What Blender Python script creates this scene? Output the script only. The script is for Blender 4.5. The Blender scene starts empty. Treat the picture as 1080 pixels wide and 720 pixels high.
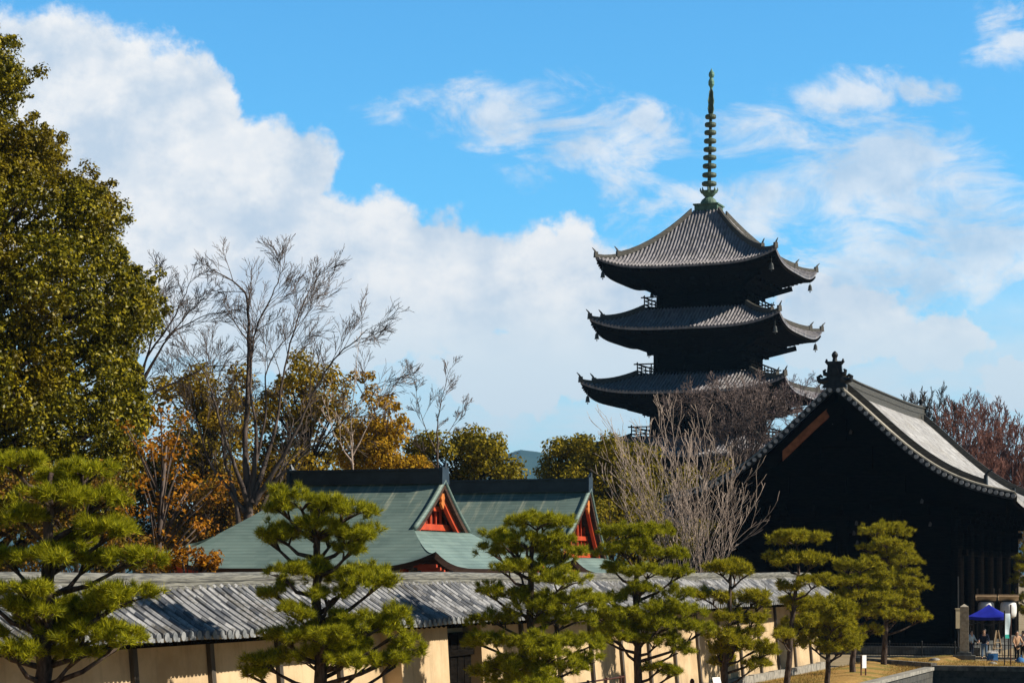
import bpy, math, random
import numpy as np
from mathutils import Vector, Matrix

R = math.radians
scene = bpy.context.scene
COL = scene.collection

# ------------------------------------------------------------------ camera, sky, sun, exposure
F, CX, HY, CAMH = 2300.0, 540.0, 603.0, 5.0      # focal length and horizon in photo pixels (1080 x 720)
cam = bpy.data.cameras.new('camera')
cam.lens = 36.0 * F / 1080.0
cam.sensor_width = 36.0
cam.shift_y = (HY - 360.0) / 1080.0
cam.clip_start, cam.clip_end = 0.5, 20000
camo = bpy.data.objects.new('camera', cam)
camo.location = (0, 0, CAMH)
camo.rotation_euler = (R(90), 0, 0)
COL.objects.link(camo)
scene.camera = camo

SUN_AZ, SUN_EL = 98.0, 36.0                      # azimuth clockwise from +Y
sv = Vector((math.sin(R(SUN_AZ)) * math.cos(R(SUN_EL)), math.cos(R(SUN_AZ)) * math.cos(R(SUN_EL)), math.sin(R(SUN_EL))))
sl = bpy.data.lights.new('sun', 'SUN')
sl.energy, sl.angle, sl.color = 5.0, R(0.53), (1.0, 0.91, 0.76)
so = bpy.data.objects.new('sun', sl)
so.rotation_euler = sv.to_track_quat('Z', 'Y').to_euler()
so.location = (60, -20, 80)
COL.objects.link(so)

world = bpy.data.worlds.new('World')
scene.world = world
world.use_nodes = True
vs = scene.view_settings
vs.view_transform = 'Standard'
vs.look = 'None'
vs.exposure = 0.52
vs.gamma = 1.0
vs.use_curve_mapping = False
scene.cycles.max_bounces = 6
scene.cycles.diffuse_bounces = 2
scene.cycles.transparent_max_bounces = 4
scene.cycles.use_denoising = True
scene.cycles.denoiser = 'OPENIMAGEDENOISE'
scene.cycles.denoising_input_passes = 'RGB_ALBEDO_NORMAL'
scene.cycles.denoising_prefilter = 'ACCURATE'


class NT:
    """small helper to wire shader nodes"""
    def __init__(s, tree):
        s.t = tree

    def n(s, typ, **kw):
        nd = s.t.nodes.new(typ)
        for k, v in kw.items():
            setattr(nd, k, v)
        return nd

    def put(s, sock, v):
        if v is None:
            return
        if isinstance(v, bpy.types.NodeSocket):
            s.t.links.new(v, sock)
        else:
            if sock.type == 'RGBA' and len(v) == 3:
                v = tuple(v) + (1.0,)
            sock.default_value = v

    def math(s, op, a, b=None, c=None, clamp=False):
        nd = s.n('ShaderNodeMath', operation=op, use_clamp=clamp)
        s.put(nd.inputs[0], a); s.put(nd.inputs[1], b); s.put(nd.inputs[2], c)
        return nd.outputs[0]

    def vmath(s, op, a, b=None):
        nd = s.n('ShaderNodeVectorMath', operation=op)
        s.put(nd.inputs[0], a); s.put(nd.inputs[1], b)
        return nd.outputs[0]

    def mix(s, fac, a, b, typ='MIX'):
        nd = s.n('ShaderNodeMix', data_type='RGBA', blend_type=typ)
        s.put(nd.inputs[0], fac); s.put(nd.inputs[6], a); s.put(nd.inputs[7], b)
        return nd.outputs[2]

    def smooth(s, v, a, b, lo=0.0, hi=1.0):
        nd = s.n('ShaderNodeMapRange', interpolation_type='SMOOTHSTEP')
        s.put(nd.inputs[0], v); s.put(nd.inputs[1], a); s.put(nd.inputs[2], b)
        s.put(nd.inputs[3], lo); s.put(nd.inputs[4], hi)
        return nd.outputs[0]

    def noise(s, vec, scale, detail=4, rough=0.55, dist=0.0):
        nd = s.n('ShaderNodeTexNoise')
        s.put(nd.inputs['Vector'], vec)
        nd.inputs['Scale'].default_value = scale
        nd.inputs['Detail'].default_value = detail
        nd.inputs['Roughness'].default_value = rough
        nd.inputs['Distortion'].default_value = dist
        return nd.outputs[0]

    def combine(s, x, y, z):
        nd = s.n('ShaderNodeCombineXYZ')
        s.put(nd.inputs[0], x); s.put(nd.inputs[1], y); s.put(nd.inputs[2], z)
        return nd.outputs[0]

    def sep(s, v):
        nd = s.n('ShaderNodeSeparateXYZ')
        s.put(nd.inputs[0], v)
        return nd.outputs


def build_world():
    world.node_tree.nodes.clear()
    T = NT(world.node_tree)
    out = T.n('ShaderNodeOutputWorld')
    bg = T.n('ShaderNodeBackground')
    T.t.links.new(bg.outputs[0], out.inputs[0])
    sky = T.n('ShaderNodeTexSky', sky_type='NISHITA')
    sky.sun_disc = False
    sky.sun_elevation = R(SUN_EL)
    sky.sun_rotation = R(SUN_AZ)
    sky.altitude = 50
    sky.air_density, sky.dust_density, sky.ozone_density = 1.0, 0.4, 2.0
    dirv = T.n('ShaderNodeTexCoord').outputs['Generated']
    x, y, z = T.sep(dirv)
    yy = T.math('MAXIMUM', y, 0.12)
    # bearing and height of a direction, in tenths of a milliradian-like units measured on the photograph
    u = T.math('ADD', T.math('MULTIPLY', T.math('DIVIDE', x, yy), F), CX)
    v = T.math('SUBTRACT', HY, T.math('MULTIPLY', T.math('DIVIDE', z, yy), F))
    uv = T.combine(u, v, 0.0)
    # warp the cloud masks a little so that their outline billows
    warpn = T.n('ShaderNodeTexNoise')
    T.put(warpn.inputs['Vector'], uv)
    warpn.inputs['Scale'].default_value = 0.013
    warpn.inputs['Detail'].default_value = 6
    warpn.inputs['Roughness'].default_value = 0.6
    wv = T.vmath('MULTIPLY', T.vmath('SUBTRACT', warpn.outputs['Color'], (0.5, 0.5, 0.5)), (110, 80, 0))
    wuv = T.vmath('ADD', uv, wv)
    fine = T.noise(uv, 0.024, 9, 0.66)
    wisp = T.noise(T.vmath('MULTIPLY', uv, (0.009, 0.019, 0.0)), 1.0, 8, 0.65, 0.6)

    def blob(cx, cy, rx, ry, p):
        d = T.vmath('DIVIDE', T.vmath('SUBTRACT', p, (cx, cy, 0)), (rx, ry, 1))
        ln = T.n('ShaderNodeVectorMath', operation='LENGTH')
        T.put(ln.inputs[0], d)
        return T.math('SUBTRACT', 1.0, ln.outputs['Value'])

    def union(lst, p):
        r = None
        for b in lst:
            m = blob(*b, p)
            r = m if r is None else T.math('SMOOTH_MAX', r, m, 0.12)
        return r
    # the large bank on the left, thick and bright
    bank = union([(40, 130, 190, 130), (190, 120, 75, 70), (262, 190, 95, 75), (170, 270, 190, 130), (370, 265, 95, 68), (470, 300, 110, 75),
                  (590, 300, 120, 70), (330, 330, 210, 70), (640, 360, 110, 70), (560, 390, 130, 50)], wuv)
    d1 = T.smooth(T.math('ADD', bank, T.math('MULTIPLY', T.math('SUBTRACT', fine, 0.5), 0.46)), -0.02, 0.20)
    # right hand banks
    right = union([(885, 345, 105, 55), (975, 365, 85, 40), (1065, 400, 55, 35), (850, 310, 60, 34)], wuv)
    d2 = T.math('MULTIPLY', T.smooth(T.math('ADD', right, T.math('MULTIPLY', T.math('SUBTRACT', fine, 0.5), 0.9)), 0.0, 0.36), 0.97)
    # thin veils
    veil = union([(515, 122, 115, 42), (620, 150, 100, 52), (650, 195, 70, 40), (722, 215, 70, 28), (690, 135, 40, 24), (800, 215, 70, 70), (900, 190, 170, 95), (930, 165, 110, 50),
                  (1000, 250, 170, 95), (890, 105, 80, 34), (1062, 35, 55, 36), (985, 100, 34, 20), (780, 300, 180, 75), (960, 300, 190, 70)], wuv)
    d3 = T.math('MULTIPLY', T.smooth(T.math('ADD', T.math('MULTIPLY', veil, 0.8), T.math('MULTIPLY', T.math('SUBTRACT', wisp, 0.51), 2.5)), -0.05, 0.72), 0.80)
    # pale low band towards the horizon
    low = T.math('MULTIPLY', T.smooth(v, 230.0, 420.0), T.smooth(T.noise(T.vmath('MULTIPLY', uv, (0.005, 0.014, 0)), 1.0, 6, 0.6), 0.25, 0.68, 0.35, 0.92))
    # generic clouds for the rest of the sky (behind the camera and overhead)
    rest = T.math('MULTIPLY', T.smooth(T.noise(T.vmath('MULTIPLY', dirv, (1, 1, 2.2)), 2.6, 7, 0.6), 0.60, 0.74), T.smooth(y, 0.75, 0.45))
    dens = T.math('MAXIMUM', T.math('MAXIMUM', d1, d2), T.math('MAXIMUM', T.math('MAXIMUM', d3, low), rest))
    dens = T.math('MULTIPLY', dens, T.smooth(z, -0.02, 0.0))
    # blue of the sky: the sky model, a little deeper
    blue = T.mix(1.0, sky.outputs[0], SKY_TINT, 'MULTIPLY')
    shade = T.noise(T.vmath('MULTIPLY', T.vmath('ADD', uv, (40, -30, 0)), (0.0075, 0.012, 0)), 1.0, 6, 0.55)
    white = T.mix(T.math('ADD', T.math('MULTIPLY', T.smooth(shade, 0.36, 0.60), 0.7), T.math('MULTIPLY', T.smooth(fine, 0.38, 0.62), 0.3)), CLOUD_GREY, CLOUD_WHITE)
    lowgrey = T.mix(T.smooth(v, 290.0, 400.0), white, CLOUD_LOW)
    col = T.mix(dens, blue, lowgrey)
    # unseen sky overhead and away from the view is dimmed to weaken the fill light
    dim = T.smooth(T.math('SUBTRACT', y, T.math('MULTIPLY', z, 0.35)), 0.45, 0.84, 0.22, 1.0)
    col = T.mix(1.0, col, T.combine(dim, dim, dim), 'MULTIPLY')
    T.put(bg.inputs[0], col)
    bg.inputs[1].default_value = 0.071


SKY_TINT = (0.62, 1.56, 2.0)
CLOUD_WHITE = (9.6, 9.65, 9.7)
CLOUD_GREY = (5.7, 6.9, 8.3)
CLOUD_LOW = (7.3, 8.4, 9.2)
build_world()

# ------------------------------------------------------------------ helpers
SROT = -20.23                                      # the temple grid: local x = south (to the right), local y = east (away)
SV = Vector((math.cos(R(SROT)), math.sin(R(SROT)), 0))
EV = Vector((-math.sin(R(SROT)), math.cos(R(SROT)), 0))


def P(px, py, D):
    return Vector(((px - CX) / F * D, D, CAMH + (HY - py) / F * D))


def G(px, D):
    return Vector(((px - CX) / F * D, D, 0))


class MB:
    """collects shapes for ONE mesh"""
    def __init__(s):
        s.v, s.f = [], []

    def add(s, vs, fs):
        n = len(s.v)
        s.v.extend([tuple(p) for p in vs])
        s.f.extend([tuple(i + n for i in f) for f in fs])
        return s

    def box(s, c, size, rz=0.0, taper=1.0, lean=(0, 0)):
        hx, hy, hz = size[0] / 2, size[1] / 2, size[2] / 2
        cr, sr = math.cos(rz), math.sin(rz)
        vs = []
        for sz in (-1, 1):
            k = taper if sz > 0 else 1.0
            lx, ly = (lean if sz > 0 else (0, 0))
            for sx, sy in ((-1, -1), (1, -1), (1, 1), (-1, 1)):
                px, py = sx * hx * k + lx, sy * hy * k + ly
                vs.append((c[0] + px * cr - py * sr, c[1] + px * sr + py * cr, c[2] + sz * hz))
        return s.add(vs, [(3, 2, 1, 0), (4, 5, 6, 7), (0, 1, 5, 4), (1, 2, 6, 5), (2, 3, 7, 6), (3, 0, 4, 7)])

    def beam(s, a, b, w, h, up=Vector((0, 0, 1))):
        a, b = Vector(a), Vector(b)
        d = (b - a).normalized()
        sd = d.cross(up)
        if sd.length < 1e-4:
            sd = d.cross(Vector((1, 0, 0)))
        sd.normalize()
        un = sd.cross(d).normalized()
        vs = []
        for p in (a, b):
            for i, j in ((-1, -1), (1, -1), (1, 1), (-1, 1)):
                vs.append(p + sd * (i * w / 2) + un * (j * h / 2))
        return s.add(vs, [(0, 1, 2, 3), (7, 6, 5, 4), (4, 5, 1, 0), (5, 6, 2, 1), (6, 7, 3, 2), (7, 4, 0, 3)])

    def tube(s, pts, rads, n=6, cap=True):
        m = len(pts)
        pts = [Vector(p) for p in pts]
        if not hasattr(rads, '__len__'):
            rads = [rads] * m
        ref = None
        vs, fs = [], []
        for i in range(m):
            d = pts[min(i + 1, m - 1)] - pts[max(i - 1, 0)]
            if d.length < 1e-9:
                d = Vector((0, 0, 1))
            d.normalize()
            if ref is None:
                ref = Vector((1, 0, 0)) if abs(d.x) < 0.8 else Vector((0, 1, 0))
            a = (ref - d * ref.dot(d))
            if a.length < 1e-5:
                a = d.orthogonal()
            a.normalize()
            ref = a
            b = d.cross(a)
            for k in range(n):
                t = 2 * math.pi * k / n
                vs.append(pts[i] + (a * math.cos(t) + b * math.sin(t)) * rads[i])
        for i in range(m - 1):
            for k in range(n):
                k2 = (k + 1) % n
                fs.append((i * n + k, i * n + k2, (i + 1) * n + k2, (i + 1) * n + k))
        if cap:
            fs.append(tuple(range(n - 1, -1, -1)))
            fs.append(tuple((m - 1) * n + k for k in range(n)))
        return s.add(vs, fs)

    def lathe(s, c, prof, n=16):
        """prof: list of (radius, z) from the bottom up"""
        vs, fs = [], []
        for r, z in prof:
            for k in range(n):
                t = 2 * math.pi * k / n
                vs.append((c[0] + r * math.cos(t), c[1] + r * math.sin(t), c[2] + z))
        for i in range(len(prof) - 1):
            for k in range(n):
                k2 = (k + 1) % n
                fs.append((i * n + k, i * n + k2, (i + 1) * n + k2, (i + 1) * n + k))
        fs.append(tuple(range(n - 1, -1, -1)))
        fs.append(tuple((len(prof) - 1) * n + k for k in range(n)))
        return s.add(vs, fs)

    def disc(s, c, nrm, r, th, n=8):
        nrm = Vector(nrm).normalized()
        return s.tube([Vector(c) - nrm * th / 2, Vector(c) + nrm * th / 2], [r, r], n)

    def grid(s, rows):
        """rows of equal length of points -> sheet"""
        m, n = len(rows), len(rows[0])
        vs = [p for r in rows for p in r]
        fs = [(i * n + j, i * n + j + 1, (i + 1) * n + j + 1, (i + 1) * n + j) for i in range(m - 1) for j in range(n - 1)]
        return s.add(vs, fs)

    def prism(s, poly, axis_off):
        """poly: ordered points, extruded by axis_off"""
        n = len(poly)
        o = Vector(axis_off)
        vs = [Vector(p) for p in poly] + [Vector(p) + o for p in poly]
        fs = [tuple(range(n)), tuple(range(2 * n - 1, n - 1, -1))]
        for i in range(n):
            j = (i + 1) % n
            fs.append((j, i, n + i, n + j))
        return s.add(vs, fs)

    def build(s, name, mat, parent=None, smooth=False, loc=None):
        me = bpy.data.meshes.new(name)
        vv = s.v
        if loc is not None:
            vv = [(p[0] - loc[0], p[1] - loc[1], p[2] - loc[2]) for p in vv]
        me.from_pydata([tuple(map(float, p)) for p in vv], [], [tuple(map(int, f)) for f in s.f])
        me.materials.append(mat)
        if smooth:
            me.polygons.foreach_set('use_smooth', [True] * len(me.polygons))
        me.update()
        o = bpy.data.objects.new(name, me)
        COL.objects.link(o)
        if parent is not None:
            o.parent = parent
        elif loc is not None:
            o.location = loc
        return o


def np_obj(name, verts, k, mat, parent=None, loc=None):
    """verts (M, k, 3): M separate k-gons as one mesh"""
    M = verts.shape[0]
    co = verts.reshape(-1, 3).astype(np.float32)
    if loc is not None:
        co = co - np.array(loc, dtype=np.float32)
    me = bpy.data.meshes.new(name)
    me.vertices.add(M * k)
    me.vertices.foreach_set('co', co.ravel())
    me.loops.add(M * k)
    me.loops.foreach_set('vertex_index', np.arange(M * k, dtype=np.int32))
    me.polygons.add(M)
    me.polygons.foreach_set('loop_start', np.arange(0, M * k, k, dtype=np.int32))
    me.update(calc_edges=True)
    me.materials.append(mat)
    o = bpy.data.objects.new(name, me)
    COL.objects.link(o)
    if parent is not None:
        o.parent = parent
    elif loc is not None:
        o.location = loc
    return o


def tag(o, label=None, cat=None, group=None, kind=None):
    if label: o['label'] = label
    if cat: o['category'] = cat
    if group: o['group'] = group
    if kind: o['kind'] = kind
    return o


def thing(name, label, cat, loc, rz=0.0, group=None):
    o = bpy.data.objects.new(name, None)
    o.empty_display_size = 0.3
    COL.objects.link(o)
    o.location = loc
    o.rotation_euler = (0, 0, R(rz))
    return tag(o, label, cat, group)


# ------------------------------------------------------------------ materials
def new_mat(name):
    m = bpy.data.materials.new(name)
    m.use_nodes = True
    m.node_tree.nodes.clear()
    T = NT(m.node_tree)
    out = T.n('ShaderNodeOutputMaterial')
    b = T.n('ShaderNodeBsdfPrincipled')
    T.t.links.new(b.outputs[0], out.inputs[0])
    return m, T, b, out


def simple(name, c1, c2, scale=3.0, rough=0.7, spec=0.3, stretch=(1, 1, 1), bump=0.0, metal=0.0, detail=6, lo=0.35, hi=0.65):
    m, T, b, out = new_mat(name)
    co = T.n('ShaderNodeTexCoord').outputs['Object']
    v = T.vmath('MULTIPLY', co, stretch)
    n = T.noise(v, scale, detail, 0.6)
    T.put(b.inputs['Base Color'], T.mix(T.smooth(n, lo, hi), c1, c2))
    b.inputs['Roughness'].default_value = rough
    b.inputs['Specular IOR Level'].default_value = spec
    b.inputs['Metallic'].default_value = metal
    if bump:
        bn = T.n('ShaderNodeBump')
        bn.inputs['Strength'].default_value = bump
        bn.inputs['Distance'].default_value = 0.05
        T.put(bn.inputs['Height'], n)
        T.put(b.inputs['Normal'], bn.outputs[0])
    return m


def tile_mat(name, c1, c2, c3, period=0.3, rough=0.45, axis='x', rib=0.33, grime=0.5, spec=0.5):
    """clay tile: every tile its own tone, dark joints across the row, lichen"""
    m, T, b, out = new_mat(name)
    co = T.n('ShaderNodeTexCoord').outputs['Object']
    x, y, z = T.sep(co)
    a, c = (x, y) if axis == 'x' else (y, x)
    ia = T.math('FLOOR', T.math('DIVIDE', a, period))
    ic = T.math('FLOOR', T.math('DIVIDE', c, rib / 2))
    wn = T.n('ShaderNodeTexWhiteNoise', noise_dimensions='3D')
    T.put(wn.inputs[0], T.combine(ia, ic, 0.0))
    fr = T.math('FRACT', T.math('DIVIDE', a, period))
    joint = T.smooth(fr, 0.0, 0.10, 0.55, 1.0)
    big = T.noise(co, 0.7, 6, 0.65)
    sm = T.noise(co, 9.0, 4, 0.6)
    col = T.mix(wn.outputs[0], c1, c2)
    col = T.mix(T.math('MULTIPLY', T.smooth(T.math('ADD', T.math('MULTIPLY', big, 0.6), T.math('MULTIPLY', sm, 0.4)), 0.47, 0.64), grime), col, c3)
    cc = T.n('ShaderNodeMix', data_type='RGBA', blend_type='MULTIPLY')
    T.put(cc.inputs[0], 1.0); T.put(cc.inputs[6], col)
    T.put(cc.inputs[7], T.combine(joint, joint, joint))
    T.put(b.inputs['Base Color'], cc.outputs[2])
    T.put(b.inputs['Roughness'], T.math('ADD', T.math('MULTIPLY', wn.outputs[0], 0.2), rough))
    b.inputs['Specular IOR Level'].default_value = spec
    bn = T.n('ShaderNodeBump')
    bn.inputs['Strength'].default_value = 0.5
    bn.inputs['Distance'].default_value = 0.03
    T.put(bn.inputs['Height'], T.math('ADD', T.math('MULTIPLY', fr, 0.6), T.math('MULTIPLY', sm, 0.4)))
    T.put(b.inputs['Normal'], bn.outputs[0])
    return m


def leaf_mat(name, cols, rough=0.45, spec=0.4, trans=0.25, patch=0.0, patch_col=None, pscale=0.5):
    """each leaf gets its own tone"""
    m, T, b, out = new_mat(name)
    geo = T.n('ShaderNodeNewGeometry')
    rmp = T.n('ShaderNodeValToRGB')
    el = rmp.color_ramp.elements
    while len(el) < len(cols):
        el.new(0.5)
    for i, c in enumerate(cols):
        el[i].position = i / (len(cols) - 1)
        el[i].color = tuple(c) + (1,)
    T.put(rmp.inputs[0], geo.outputs['Random Per Island'])
    col = rmp.outputs[0]
    if patch_col is not None:
        co = T.n('ShaderNodeTexCoord').outputs['Object']
        col = T.mix(T.math('MULTIPLY', T.smooth(T.noise(co, pscale, 3, 0.5), 0.48, 0.62), patch), col, patch_col)
    T.put(b.inputs['Base Color'], col)
    b.inputs['Roughness'].default_value = rough
    b.inputs['Specular IOR Level'].default_value = spec
    if trans:
        tr = T.n('ShaderNodeBsdfTranslucent')
        T.put(tr.inputs[0], col)
        mx = T.n('ShaderNodeMixShader')
        mx.inputs[0].default_value = trans
        T.t.links.new(b.outputs[0], mx.inputs[1])
        T.t.links.new(tr.outputs[0], mx.inputs[2])
        T.t.links.new(mx.outputs[0], out.inputs[0])
    return m


def copper_mat(name):
    m, T, b, out = new_mat(name)
    co = T.n('ShaderNodeTexCoord').outputs['Object']
    x, y, z = T.sep(co)
    course = T.math('FRACT', T.math('DIVIDE', z, 0.105))
    row = T.math('FLOOR', T.math('DIVIDE', z, 0.105))
    wn = T.n('ShaderNodeTexWhiteNoise', noise_dimensions='3D')
    T.put(wn.inputs[0], T.combine(T.math('FLOOR', T.math('ADD', T.math('DIVIDE', x, 0.45), T.math('MULTIPLY', row, 0.37))), row, T.math('FLOOR', T.math('DIVIDE', y, 1.4))))
    n1 = T.noise(co, 0.55, 6, 0.6)
    st = T.noise(T.vmath('MULTIPLY', co, (3.6, 0.30, 0.30)), 1.0, 5, 0.65)
    col = T.mix(T.smooth(n1, 0.35, 0.65), (0.110, 0.165, 0.150), (0.170, 0.245, 0.222))
    col = T.mix(T.math('MULTIPLY', wn.outputs[0], 0.5), col, (0.205, 0.275, 0.245))
    # run-off streaks under the ridge
    up = T.smooth(T.math('ADD', z, T.math('MULTIPLY', st, 1.5)), 7.2, 8.7)
    col = T.mix(T.math('MULTIPLY', T.smooth(st, 0.50, 0.70), T.math('MULTIPLY', up, 0.8)), col, (0.46, 0.47, 0.35))
    j = T.smooth(course, 0.0, 0.22, 0.50, 1.0)
    cc = T.mix(1.0, col, T.combine(j, j, j), 'MULTIPLY')
    T.put(b.inputs['Base Color'], cc)
    b.inputs['Roughness'].default_value = 0.55
    b.inputs['Specular IOR Level'].default_value = 0.35
    bn = T.n('ShaderNodeBump')
    bn.inputs['Strength'].default_value = 0.6
    bn.inputs['Distance'].default_value = 0.03
    T.put(bn.inputs['Height'], course)
    T.put(b.inputs['Normal'], bn.outputs[0])
    return m


M = {}
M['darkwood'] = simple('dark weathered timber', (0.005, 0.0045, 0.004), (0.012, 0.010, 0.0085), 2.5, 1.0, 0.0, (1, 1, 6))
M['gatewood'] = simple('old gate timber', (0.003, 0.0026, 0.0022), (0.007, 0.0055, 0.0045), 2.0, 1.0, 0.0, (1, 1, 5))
M['sunlitboard'] = simple('orange board painted as sunlit', (0.17, 0.06, 0.025), (0.26, 0.10, 0.045), 3.0, 0.7, 0.2)  # sunlight on the board is put into its colour
M['pagodatile'] = tile_mat('pagoda roof tile', (0.155, 0.147, 0.165), (0.32, 0.305, 0.33), (0.16, 0.15, 0.12), 0.35, 0.42, 'y', 0.33, 0.5)
M['pagodatile_s'] = M['pagodatile']
M['walltile'] = tile_mat('wall roof tile', (0.055, 0.062, 0.078), (0.40, 0.40, 0.41), (0.085, 0.075, 0.058), 0.24, 0.34, 'x', 0.36, 0.85, 0.6)
M['gatetile'] = tile_mat('gate roof tile', (0.24, 0.24, 0.25), (0.48, 0.48, 0.49), (0.20, 0.18, 0.14), 0.35, 0.42, 'x', 0.34, 0.7, 0.5)
M['vergetile'] = tile_mat('gate verge tile', (0.25, 0.23, 0.19), (0.36, 0.33, 0.27), (0.16, 0.14, 0.11), 0.35, 0.5, 'x', 0.34, 0.4)
M['ridgetile'] = simple('ridge tile courses', (0.035, 0.034, 0.032), (0.095, 0.088, 0.072), 3.0, 0.6, 0.3, (1, 1, 5), 0.3)
M['wallridge'] = simple('wall ridge tile courses', (0.075, 0.075, 0.07), (0.23, 0.225, 0.195), 2.2, 0.6, 0.3, (1, 0.8, 14), 0.4)
M['ornament'] = simple('dark ornament tile', (0.007, 0.009, 0.012), (0.02, 0.023, 0.028), 4.0, 0.5, 0.3)
M['tileend'] = simple('pale tile end', (0.22, 0.24, 0.27), (0.42, 0.44, 0.47), 3.0, 0.45, 0.4)
M['walltileend'] = simple('grey wall tile end', (0.12, 0.13, 0.14), (0.30, 0.31, 0.32), 3.0, 0.5, 0.4)
M['copper'] = copper_mat('green copper shingles')
M['copperridge'] = simple('dark blue copper ridge', (0.014, 0.024, 0.038), (0.030, 0.045, 0.060), 2.0, 0.4, 0.5)
M['bronze'] = simple('green bronze patina', (0.055, 0.105, 0.072), (0.11, 0.20, 0.145), 3.0, 0.6, 0.4)
M['bronzetop'] = simple('bright green bronze patina', (0.09, 0.22, 0.16), (0.15, 0.32, 0.25), 3.0, 0.6, 0.4)
M['bronzering'] = simple('brown green bronze', (0.045, 0.070, 0.046), (0.085, 0.125, 0.085), 3.0, 0.6, 0.4)
M['bell'] = simple('dark bronze bell', (0.02, 0.025, 0.03), (0.04, 0.05, 0.05), 3.0, 0.5, 0.5)
M['fascia'] = simple('layered bark brown eave', (0.040, 0.022, 0.016), (0.075, 0.042, 0.030), 2.0, 0.8, 0.2, (1, 1, 14))
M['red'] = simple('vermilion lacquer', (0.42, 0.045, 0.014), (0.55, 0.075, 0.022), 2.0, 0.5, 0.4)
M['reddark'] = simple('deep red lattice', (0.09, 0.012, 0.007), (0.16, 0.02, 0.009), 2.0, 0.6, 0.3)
M['gold'] = simple('gilt pendant', (0.50, 0.14, 0.02), (0.62, 0.20, 0.03), 4.0, 0.4, 0.5)
M['whiteplaster'] = simple('white plaster', (0.70, 0.68, 0.62), (0.80, 0.78, 0.73), 1.5, 0.8, 0.2)
M['plaster'] = simple('ochre earthen plaster', (0.46, 0.33, 0.19), (0.56, 0.42, 0.26), 0.9, 0.9, 0.15, (1, 1, 1), 0.25)
def plaster_mat():
    m, T, b, out = new_mat('ochre earthen plaster')
    co = T.n('ShaderNodeTexCoord').outputs['Object']
    x, y, z = T.sep(co)
    n1 = T.noise(co, 0.8, 7, 0.62)
    n2 = T.noise(co, 7.0, 6, 0.65)
    st = T.noise(T.vmath('MULTIPLY', co, (1.0, 2.6, 0.22)), 1.0, 6, 0.65)
    col = T.mix(T.smooth(n1, 0.35, 0.65), (0.47, 0.34, 0.20), (0.60, 0.455, 0.285))
    col = T.mix(T.math('MULTIPLY', T.smooth(n2, 0.45, 0.70), 0.25), col, (0.42, 0.33, 0.22))
    col = T.mix(T.math('MULTIPLY', T.smooth(st, 0.50, 0.68), 0.45), col, (0.34, 0.255, 0.165))
    base = T.smooth(T.math('ADD', z, T.math('MULTIPLY', n1, 1.2)), 1.5, 0.7)
    col = T.mix(T.math('MULTIPLY', base, 0.45), col, (0.26, 0.20, 0.135))
    T.put(b.inputs['Base Color'], col)
    b.inputs['Roughness'].default_value = 0.95
    b.inputs['Specular IOR Level'].default_value = 0.1
    bn = T.n('ShaderNodeBump')
    bn.inputs['Strength'].default_value = 0.35
    bn.inputs['Distance'].default_value = 0.03
    T.put(bn.inputs['Height'], T.math('ADD', n1, T.math('MULTIPLY', n2, 0.4)))
    T.put(b.inputs['Normal'], bn.outputs[0])
    return m


M['plaster'] = plaster_mat()
M['postwood'] = simple('grey brown wall post', (0.045, 0.038, 0.032), (0.10, 0.085, 0.07), 2.0, 0.8, 0.2, (1, 1, 0.3))
M['stone'] = simple('grey cut stone', (0.20, 0.19, 0.17), (0.34, 0.32, 0.28), 3.0, 0.85, 0.2, (1, 1, 1), 0.4)
M['mossstone'] = simple('dark damp stone', (0.045, 0.047, 0.048), (0.14, 0.14, 0.13), 1.2, 0.8, 0.3, (1, 1, 1), 0.5)
M['pillarstone'] = simple('weathered granite', (0.30, 0.265, 0.21), (0.46, 0.41, 0.33), 5.0, 0.85, 0.2, (1, 1, 1), 0.4)
M['iron'] = simple('black iron', (0.010, 0.010, 0.011), (0.022, 0.021, 0.021), 5.0, 0.5, 0.4)
M['rust'] = simple('brown painted pipe', (0.05, 0.018, 0.012), (0.085, 0.03, 0.02), 5.0, 0.6, 0.3)
M['white'] = simple('white painted board', (0.74, 0.74, 0.75), (0.82, 0.82, 0.83), 4.0, 0.5, 0.4)
M['paper'] = simple('white lantern paper', (0.70, 0.70, 0.70), (0.80, 0.80, 0.79), 3.0, 0.6, 0.3)
M['palewood'] = simple('pale bare timber', (0.42, 0.30, 0.18), (0.56, 0.42, 0.27), 4.0, 0.7, 0.3)
M['bluecanvas'] = simple('bright blue canvas', (0.006, 0.012, 0.26), (0.010, 0.02, 0.36), 2.0, 0.6, 0.3)
M['cream'] = simple('cream sign board', (0.62, 0.52, 0.34), (0.72, 0.62, 0.43), 3.0, 0.6, 0.3)
M['teal'] = simple('teal cloth', (0.01, 0.24, 0.20), (0.02, 0.32, 0.27), 3.0, 0.7, 0.2)
M['banner'] = simple('pale blue banner cloth', (0.45, 0.58, 0.66), (0.62, 0.72, 0.78), 3.0, 0.7, 0.2)
M['bluecloth'] = simple('mid blue cloth', (0.03, 0.12, 0.32), (0.05, 0.18, 0.42), 3.0, 0.8, 0.2)
M['navycloth'] = simple('dark navy cloth', (0.010, 0.014, 0.030), (0.02, 0.026, 0.05), 3.0, 0.9, 0.1)
M['denim'] = simple('blue denim', (0.08, 0.14, 0.24), (0.13, 0.20, 0.32), 6.0, 0.9, 0.1)
M['tancloth'] = simple('tan cloth', (0.50, 0.30, 0.18), (0.60, 0.38, 0.24), 4.0, 0.9, 0.1)
M['greycloth'] = simple('pale grey cloth', (0.42, 0.43, 0.46), (0.54, 0.55, 0.58), 4.0, 0.9, 0.1)
M['blackcloth'] = simple('black cloth', (0.012, 0.012, 0.013), (0.02, 0.02, 0.022), 4.0, 0.9, 0.1)
M['skin'] = simple('skin', (0.50, 0.30, 0.21), (0.56, 0.35, 0.25), 4.0, 0.6, 0.3)
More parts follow.
